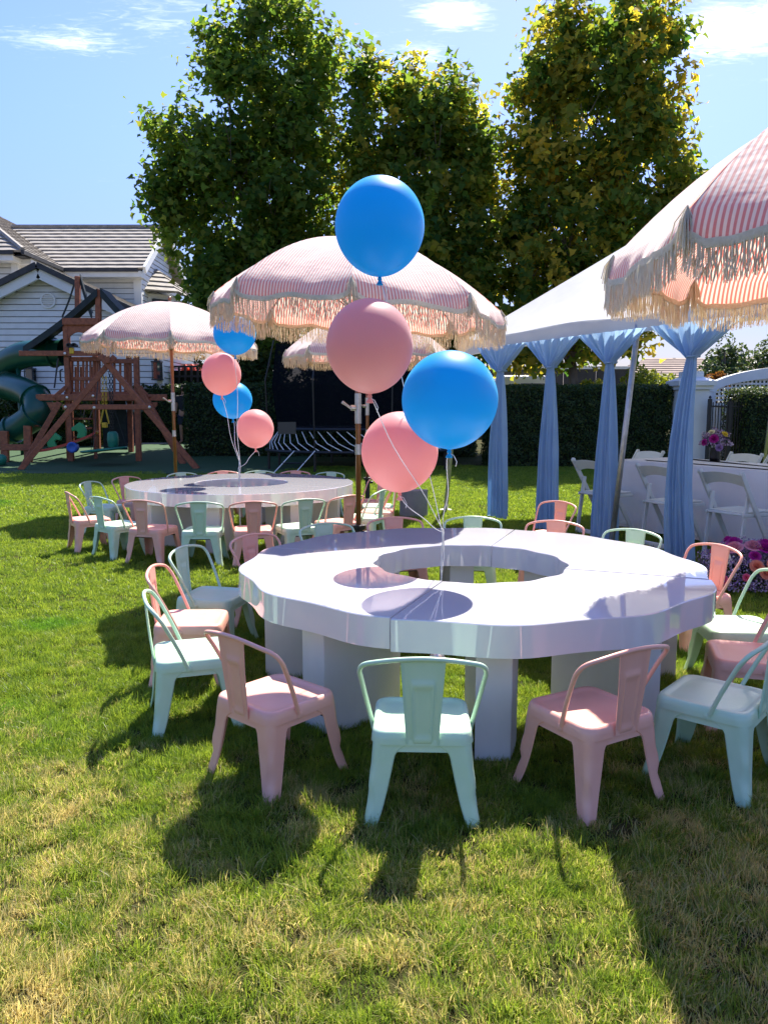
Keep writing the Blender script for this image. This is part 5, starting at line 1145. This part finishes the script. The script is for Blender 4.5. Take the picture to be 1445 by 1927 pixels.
# ---------------------------------------------------------------- fringed parasols
def parasol(label, c, Rr, zt, za, a0, tilt=(0, 0), sp=.0065, fr=.11, seed=0, joint=1.42, rp=.021, fr_r=.0024, val=.105):
    rng = random.Random(seed); t = thing('parasol', label, 'parasol', (c[0], c[1], 0), 0, 'pink striped fringed parasols')
    def T(p):   # small tilt of the head
        x, y, z = p; return Vector((x, y, z + x * tilt[0] + y * tilt[1]))
    def rib(a, k): return Vector((Rr * k * math.cos(a), Rr * k * math.sin(a), zt + (za - zt) * (1 - k ** 2.0)))
    def vf(s):
        q = min(s, 1 - s); u = min(1, q / .085); u = .72 + .28 * u * u * (3 - 2 * u); w = min(1, max(0, (q - .17) / .33)); return u * (1 - .27 * w * w * (3 - 2 * w))
    strands = MB(); band = MB()
    for k in range(8):
        A0, A1 = a0 + k * math.pi / 4, a0 + (k + 1) * math.pi / 4; am = (A0 + A1) / 2; lat = Vector((-math.sin(am), math.cos(am), 0)); od = Vector((math.cos(am), math.sin(am), 0))
        mb = MB(); mb.uv = []; NR, NS = 14, 22; ph = rng.uniform(0, 6)
        rows = []
        for i in range(NR + 1):
            kk = max(i / NR, .02); row = []
            for j in range(NS + 1):
                s = j / NS; p = rib(A0, kk).lerp(rib(A1, kk), s); sg = math.sin(math.pi * s)
                p.z -= .028 * sg * kk * (1 - .3 * kk); p = p - od * (.012 * sg * kk)
                p.z += .004 * math.sin(s * 17 + i * .7 + ph) * kk * sg
                pinch = max(0, (kk - .8) / .2) * math.exp(-min(s, 1 - s) * 9); p.z += .006 * math.sin(s * 60 + ph) * pinch
                row.append(p)
            rows.append(row)
        crease = rows[-1]; NVv = 8
        for v in range(1, NVv + 1):
            row = []
            for j in range(NS + 1):
                s = j / NS; f = vf(s) * val; q = v / NVv
                p = crease[j] + Vector((0, 0, -f * q)) + od * (.045 * math.sin(q * 1.5) * vf(s) + .006 * math.sin(s * 26 + ph + q * 2) * q + .018 * q * math.sin(s * 6.3 + ph))
                row.append(p)
            rows.append(row)
        for row in rows:
            for p in row: mb.v.append(tuple(T(p))); mb.uv.append((p.dot(lat) + .5, (p - Vector((0, 0, zt))).length))
        nR = len(rows)
        for i in range(nR - 1):
            for j in range(NS): q = i * (NS + 1) + j; mb.f.append((q, q + 1, q + NS + 2, q + NS + 1))
        mb.build('canopy_panel', STRIPE, t, smooth=True, angle=48)
        edge = [T(p) for p in rows[-1]]; fine = catmull(edge, 4)
        # cord band along the scalloped edge
        up_ = Vector((0, 0, .024)); rr_ = []
        for e in fine: rr_.append([e + od * .004 + up_, e + od * .007, e + od * .004 - Vector((0, 0, .008)), e - od * .005 - Vector((0, 0, .008)), e - od * .005 + up_ * .6])
        band.loops(rr_, cap0=True, cap1=True)
        L = 0
        for i in range(len(fine) - 1):
            d = (fine[i + 1] - fine[i]).length; L += d
            while L > 0:
                L -= sp; f = 1 + L / max(d, 1e-6); p = fine[i].lerp(fine[i + 1], min(1, max(0, rng.random())))
                for _ in range(1):
                    p2 = p + od * rng.uniform(-.006, .008); ln = fr * rng.uniform(.86, 1.05); dr = Vector((rng.gauss(0, .007), rng.gauss(0, .007), 0)); wob = rng.uniform(-.006, .006)
                    pts = [p2, p2 + dr * .15 + lat * wob + Vector((0, 0, -ln * .35)), p2 + dr * .5 - lat * wob + Vector((0, 0, -ln * .7)), p2 + dr + Vector((0, 0, -ln))]
                    strands.tube(pts, [fr_r, fr_r, fr_r * .9, fr_r * .6], 3, caps=False)
    strands.build('fringe', WOOLW, t, kind='stuff'); band.build('trim_band', CORD, t, smooth=True, angle=50)
    hub = zt + (za - zt) * .15
    for k in range(8):
        a = a0 + k * math.pi / 4; pts = [T(rib(a, kk) - Vector((0, 0, .018))) for kk in np.linspace(.02, .985, 10)]
        mb = MB(); mb.tube(pts, .006, 6); mb.build('rib', WOOD, t, smooth=True)
        mb = MB(); mb.tube([(0, 0, zt - .10), T(rib(a, .52) - Vector((0, 0, .02)))], .005, 6); mb.build('strut', WOOD, t, smooth=True)
        tip = T(rib(a, 1.0)); mb = MB()
        for q in range(60):
            an = rng.uniform(0, 6.28); d = Vector((math.cos(an), math.sin(an), 0)) * rng.uniform(.004, .034); o_ = Vector((math.cos(a), math.sin(a), 0)) * .012
            ln = .15 * rng.uniform(.6, 1.1); mb.tube([tip + o_ * .3 + Vector((0, 0, .012)), tip + o_ + d + Vector((0, 0, -ln * .4)), tip + o_ + d * 1.4 + Vector((0, 0, -ln))], fr_r, 3, caps=False)
        mb.build('tassel', WOOLW, t)
    mb = MB(); mb.lathe([(.022, zt - .14), (.038, zt - .13), (.038, zt - .08), (.022, zt - .07)], (0, 0, 0), 14); mb.build('runner', STEEL, t, smooth=True, angle=40)
    mb = MB(); mb.lathe([(0, .07), (.02, .06), (.026, .035), (.012, .012), (.022, 0), (.03, -.02)], (0, 0, za), 14); mb.build('finial', WOOD, t, smooth=True)
    mb = MB(); mb.tube([(0, 0, .05), (0, 0, za - .02)], rp, 14); mb.build('pole', WOOD, t, smooth=True)
    mb = MB(); mb.tube([(0, 0, joint - .14), (0, 0, joint + .09)], rp + .005, 14); mb.build('joint_sleeve', STEEL, t, smooth=True, angle=40)
    mb = MB(); mb.tube([(0, 0, .95), (0, 0, 1.03)], rp + .004, 14); mb.build('collar', STEEL, t, smooth=True, angle=40)
    mb = MB(); mb.tube([(-.02, -.01, joint - .02), (-.055, -.02, joint - .02)], .022, 10); mb.tube([(-.05, -.02, joint - .025), (-.085, -.03, joint - .0), (-.12, -.04, joint + .025)], [.009, .009, .012], 8); mb.build('lever', STEEL, t, smooth=True, angle=40)
    mb = MB(); mb.tube([(0, 0, .06), (0, 0, .40)], rp + .012, 14); mb.lathe([(.05, .36), (.055, .37), (.055, .395), (.03, .40)], (0, 0, 0), 16); mb.build('base_tube', BLACK, t, smooth=True, angle=40)
    mb = MB(); mb.tube([(.03, 0, .33), (.075, 0, .33)], .018, 8); mb.build('clamp_knob', BLACK, t, smooth=True, angle=40)
    mb = MB(); mb.lathe([(0, .055), (.05, .055), (.22, .04), (.24, .025), (.24, 0)], (0, 0, 0), 28); mb.build('base_plate', BLACK, t, smooth=True, angle=40)
    return t
parasol('main parasol between the two ring tables, behind the big blue balloon', (-.20, 6.05), 1.085, 2.105, 2.565, 0, (-.065, 0), seed=1, joint=1.33, sp=.0058, fr=.14, val=.125)
parasol('smaller looking parasol at left in front of the play tower', (-2.70, 10.05), 1.04, 2.19, 2.64, R(15), (-.03, 0), seed=2, joint=1.42, sp=.008, fr_r=.003)
parasol('near parasol cut by the right edge, its red striped underside showing', (2.11, 3.25), 1.14, 1.99, 2.60, R(22.5), (0, 0), seed=3, sp=.0034, fr=.125, fr_r=.0026, val=.13)
parasol('parasol mostly hidden behind the main one and the pink balloon', (-.22, 10.35), 1.05, 2.06, 2.54, R(5), (0, 0), seed=4, joint=1.36, sp=.008, fr_r=.003)

# ---------------------------------------------------------------- balloons
RIB = mat('white_curling_ribbon', (.86, .86, .85), .35)
def balloon(label, px, py, w, h, D, m, join, weight, seed, group):
    rng = random.Random(seed); c = A(px, py, D); s = (D * .9913 - (c.z - 1.3) * .1314) / 1460; r_ = w / 2 * s; hh = h / 2 * s
    t = thing('balloon', label, 'balloon', c - Vector((0, 0, hh + .02)), 0, group)
    mb = MB(); prof = []
    for i in range(41):
        th = math.pi * i / 40; z = math.cos(th); rad = math.sin(th)
        k = 1.0 if z > 0 else 1 - .07 * (-z) ** 2.0
        prof.append((max(r_ * rad * k, .0), c.z + hh * (z if z > 0 else z * 1.0) - .0))
    prof[-1] = (.006, c.z - hh * 1.015)
    mb.lathe(prof, (c.x, c.y, 0), 56); mb.build('skin', m, t, smooth=True, world=True)
    kb = c - Vector((0, 0, hh * 1.015)); mb = MB()
    mb.lathe([(.006, .004), (.009, -.004), (.011, -.010), (.006, -.015), (.010, -.022), (.017, -.034), (.013, -.036), (.003, -.024)], kb, 12); mb.build('knot', m, t, smooth=True, world=True)
    kp = kb - Vector((0, 0, .014)); J_ = Vector(join) + Vector((rng.uniform(-.006, .006),) * 3); W_ = Vector(weight)
    path = [kp + (J_ - kp) * u + Vector((.008 * math.sin(u * 9 + seed), .008 * math.cos(u * 7 + seed), -.02 * math.sin(math.pi * u))) for u in np.linspace(0, 1, 14)]
    path += [J_ + (W_ - J_) * u + Vector((.005 * math.sin(u * 20 + seed * 2), .005 * math.cos(u * 23 + seed), 0)) for u in np.linspace(0.06, 1, 14)]
    mb = MB(); mb.tube(path, .0021 if D < 5 else .003, 5); tail = kp + Vector((0, 0, 0)); mb.tube([tail, tail + Vector((.02, 0, -.01)), tail + Vector((.035, 0, -.04)), tail + Vector((.03, .0, -.06))], .0018, 5)
    mb.build('ribbon', RIB, t, smooth=True, world=True)
    return t
w1 = Vector((.27, 3.82, .03)); j1 = A(835, 1000, 3.78)
GB = 'balloons tied over the near table'; GF = 'balloons tied over the far table'
balloon('topmost large blue balloon against the trees', 714.5, 427, 168, 181, 3.70, BBLUE, j1, w1, 1, GB)
balloon('pink balloon in front of the main parasol fringe', 695.5, 652, 163, 176, 3.28, BPINK, j1, w1, 2, GB)
balloon('lowest pink balloon of the near cluster, overlapped by the blue one', 752, 851, 144, 152, 3.76, BPINK, j1, w1, 3, GB)
balloon('lower large blue balloon, nearest of the near cluster', 846, 753, 180, 184, 3.46, BBLUE, j1, w1, 4, GB)
w2 = Vector((-1.48, 7.9, .03)); j2 = A(451, 880, 7.9)
balloon('small blue balloon just under the edge of the main parasol', 442, 628, 79, 79, 7.75, BBLUE, j2, w2, 5, GF)
balloon('small pink balloon, upper one of the far cluster', 417, 704, 73, 80, 7.9, BPINK, j2, w2, 6, GF)
balloon('small blue balloon behind the upper small pink one', 438, 753, 73, 70, 8.25, BBLUE, j2, w2, 7, GF)
balloon('small pink balloon, lowest and rightmost of the far cluster', 480.5, 807, 69, 73, 8.0, BPINK, j2, w2, 8, GF)
for wp, lab in ((w1, 'small silver balloon weight in the hole of the near table'), (w2, 'small silver balloon weight in the hole of the far table')):
    mb = MB(); mb.lathe([(0, -.03), (.045, -.03), (.05, 0), (.035, .03), (.01, .05), (0, .05)], (0, 0, 0), 14); o = mb.build('balloon_weight', STEEL, None, smooth=True); o.location = wp; tag(o, lab, 'balloon weight')

# ---------------------------------------------------------------- flowers
def flower_mat(n, c): return mat(n, c, .6, tuple(min(1, x * 1.15) for x in c), 30, transl=.25)
FM = {k: flower_mat('petal_' + k, c) for k, c in dict(magenta=(.42, .012, .26), pink=(.68, .28, .36), cream=(.78, .74, .52), peach=(.78, .28, .18), yellow=(.75, .60, .07), hotpink=(.75, .12, .25), crimson=(.35, .02, .09), lilac=(.34, .22, .48)).items()}
FILL = leafmat('tiny_lilac_blossom', ca=(.38, .27, .50), cb=(.74, .66, .82), cc=(.22, .13, .34), transl=.25, tboost=1)
LEAFG = leafmat('bouquet_leaf', ca=(.02, .06, .02), cb=(.05, .11, .03), transl=.3)
def rose(parent, c, r_, m, nrm, seed, name='rose'):
    rng = random.Random(seed); mb = MB(); z = Vector(nrm).normalized(); x = z.orthogonal().normalized(); y = z.cross(x)
    for ring, (k, rad, op, hgt) in enumerate(((6, 1.0, 1.0, .25), (6, .78, .7, .55), (5, .52, .4, .75), (4, .28, .12, .85))):
        for i in range(k):
            a = 2 * math.pi * (i + ring * .5) / k + rng.uniform(-.15, .15); w = 2 * math.pi / k * .72; rows = []
            for v in range(4):
                q = v / 3; rr = r_ * rad * (.25 + .75 * q ** .7) * (1 + .12 * op * (v == 3)); hz = r_ * (hgt * q ** 1.4 - (.18 * op if v == 3 else 0)) * .9; row = []
                for u in range(5):
                    s = (u / 4 - .5) * 2; aa = a + s * w * (.5 + .5 * q); rf = rr * (1 - .05 * abs(s)) + r_ * .03 * math.sin(s * 5 + i)
                    row.append(Vector(c) + x * (rf * math.cos(aa)) + y * (rf * math.sin(aa)) + z * (hz - r_ * .06 * s * s * q))
                rows.append(row)
            mb.loops(rows, close=False)
    return mb.build(name, m, parent, smooth=True, world=True)
def bouquet(name, label, c, rad, roses, nfill, seed, z0=0, size=.016):
    r = np.random.RandomState(seed); t = thing(name, label, 'flowers', (c[0], c[1], z0))
    u = r.normal(size=(nfill, 3)); u[:, 2] = np.abs(u[:, 2]); u /= np.linalg.norm(u, axis=1, keepdims=True)
    lump = 1 + .16 * np.sin(u[:, 0] * 7 + seed) * np.cos(u[:, 1] * 8) + .1 * np.sin(u[:, 2] * 13)
    P = np.array(c) + u * (r.uniform(.55, 1.05, nfill) ** .5 * lump)[:, None] * np.array(rad)
    T = np.stack([r.uniform(0, 1, nfill) ** 1.6, (r.uniform(size=nfill) < .35) * .9], 1)
    V, F = leaf_cloud(P, u, size, r, 'lobed', .8); raw_mesh('filler_blossoms', V, F, FILL, t, tint=T, kind='stuff', off=(c[0], c[1], z0))
    n2 = nfill // 4; u2 = r.normal(size=(n2, 3)); u2[:, 2] = np.abs(u2[:, 2]) * .6; u2 /= np.linalg.norm(u2, axis=1, keepdims=True)
    V, F = leaf_cloud(np.array(c) + u2 * r.uniform(.4, .98, (n2, 1)) * np.array(rad), u2, .03, r, 'leaf', .8); raw_mesh('greenery', V, F, LEAFG, t, tint=np.zeros((n2, 2)), kind='stuff', off=(c[0], c[1], z0))
    for i, (az, el, rr, col) in enumerate(roses):
        d = Vector((math.cos(R(az)) * math.cos(R(el)), math.sin(R(az)) * math.cos(R(el)), math.sin(R(el)))); p = Vector(c) + Vector((d.x * rad[0], d.y * rad[1], d.z * rad[2])) * 1.0
        o = rose(t, p, rr, FM[col], d, seed + i); o['label'] = {'magenta': 'magenta', 'hotpink': 'hot pink', 'crimson': 'dark crimson'}.get(col, col) + ' rose head'
    return t
bouquet('floor_bouquet', 'mound of lilac filler with pink, cream, peach and yellow roses on the grass', (2.66, 5.62, .03), (.37, .32, .32),
        [(215, 38, .062, 'cream'), (262, 33, .046, 'peach'), (272, 24, .042, 'peach'), (284, 34, .046, 'peach'), (225, 12, .036, 'hotpink'), (250, 18, .026, 'hotpink'), (222, 60, .06, 'pink'), (265, 66, .058, 'pink'), (200, 72, .055, 'magenta'), (290, 62, .06, 'magenta'),
         (310, 44, .055, 'magenta'), (188, 50, .045, 'crimson'), (287, 8, .05, 'yellow'), (150, 70, .05, 'magenta'), (320, 70, .05, 'magenta'), (262, 48, .04, 'magenta')], 6500, 5)
vb = bouquet('vase_flowers', 'purple flowers in a dark vase on the tent table', (3.47, 8.15, .93), (.15, .14, .16), [(240, 25, .045, 'magenta'), (262, -8, .036, 'lilac'), (215, 55, .035, 'cream'), (300, 45, .035, 'yellow'), (200, 10, .035, 'magenta')], 1700, 9, z0=.755, size=.02)
mb = MB(); mb.lathe([(0, .757), (.05, .757), (.055, .80), (.045, .88), (.05, .90)], (3.47, 8.15, 0), 16); mb.build('vase', BLACKM, vb, smooth=True, world=True)
for k in range(6):
    a = k * 1.05; mb = MB(); mb.tube([(3.47, 8.15, .80), (3.47 + .04 * math.cos(a), 8.15 + .04 * math.sin(a), .88), (3.47 + .10 * math.cos(a), 8.15 + .10 * math.sin(a), .98)], .003, 4); mb.build('stem', mat('stem_green', (.04, .1, .03), .6), vb, world=True)
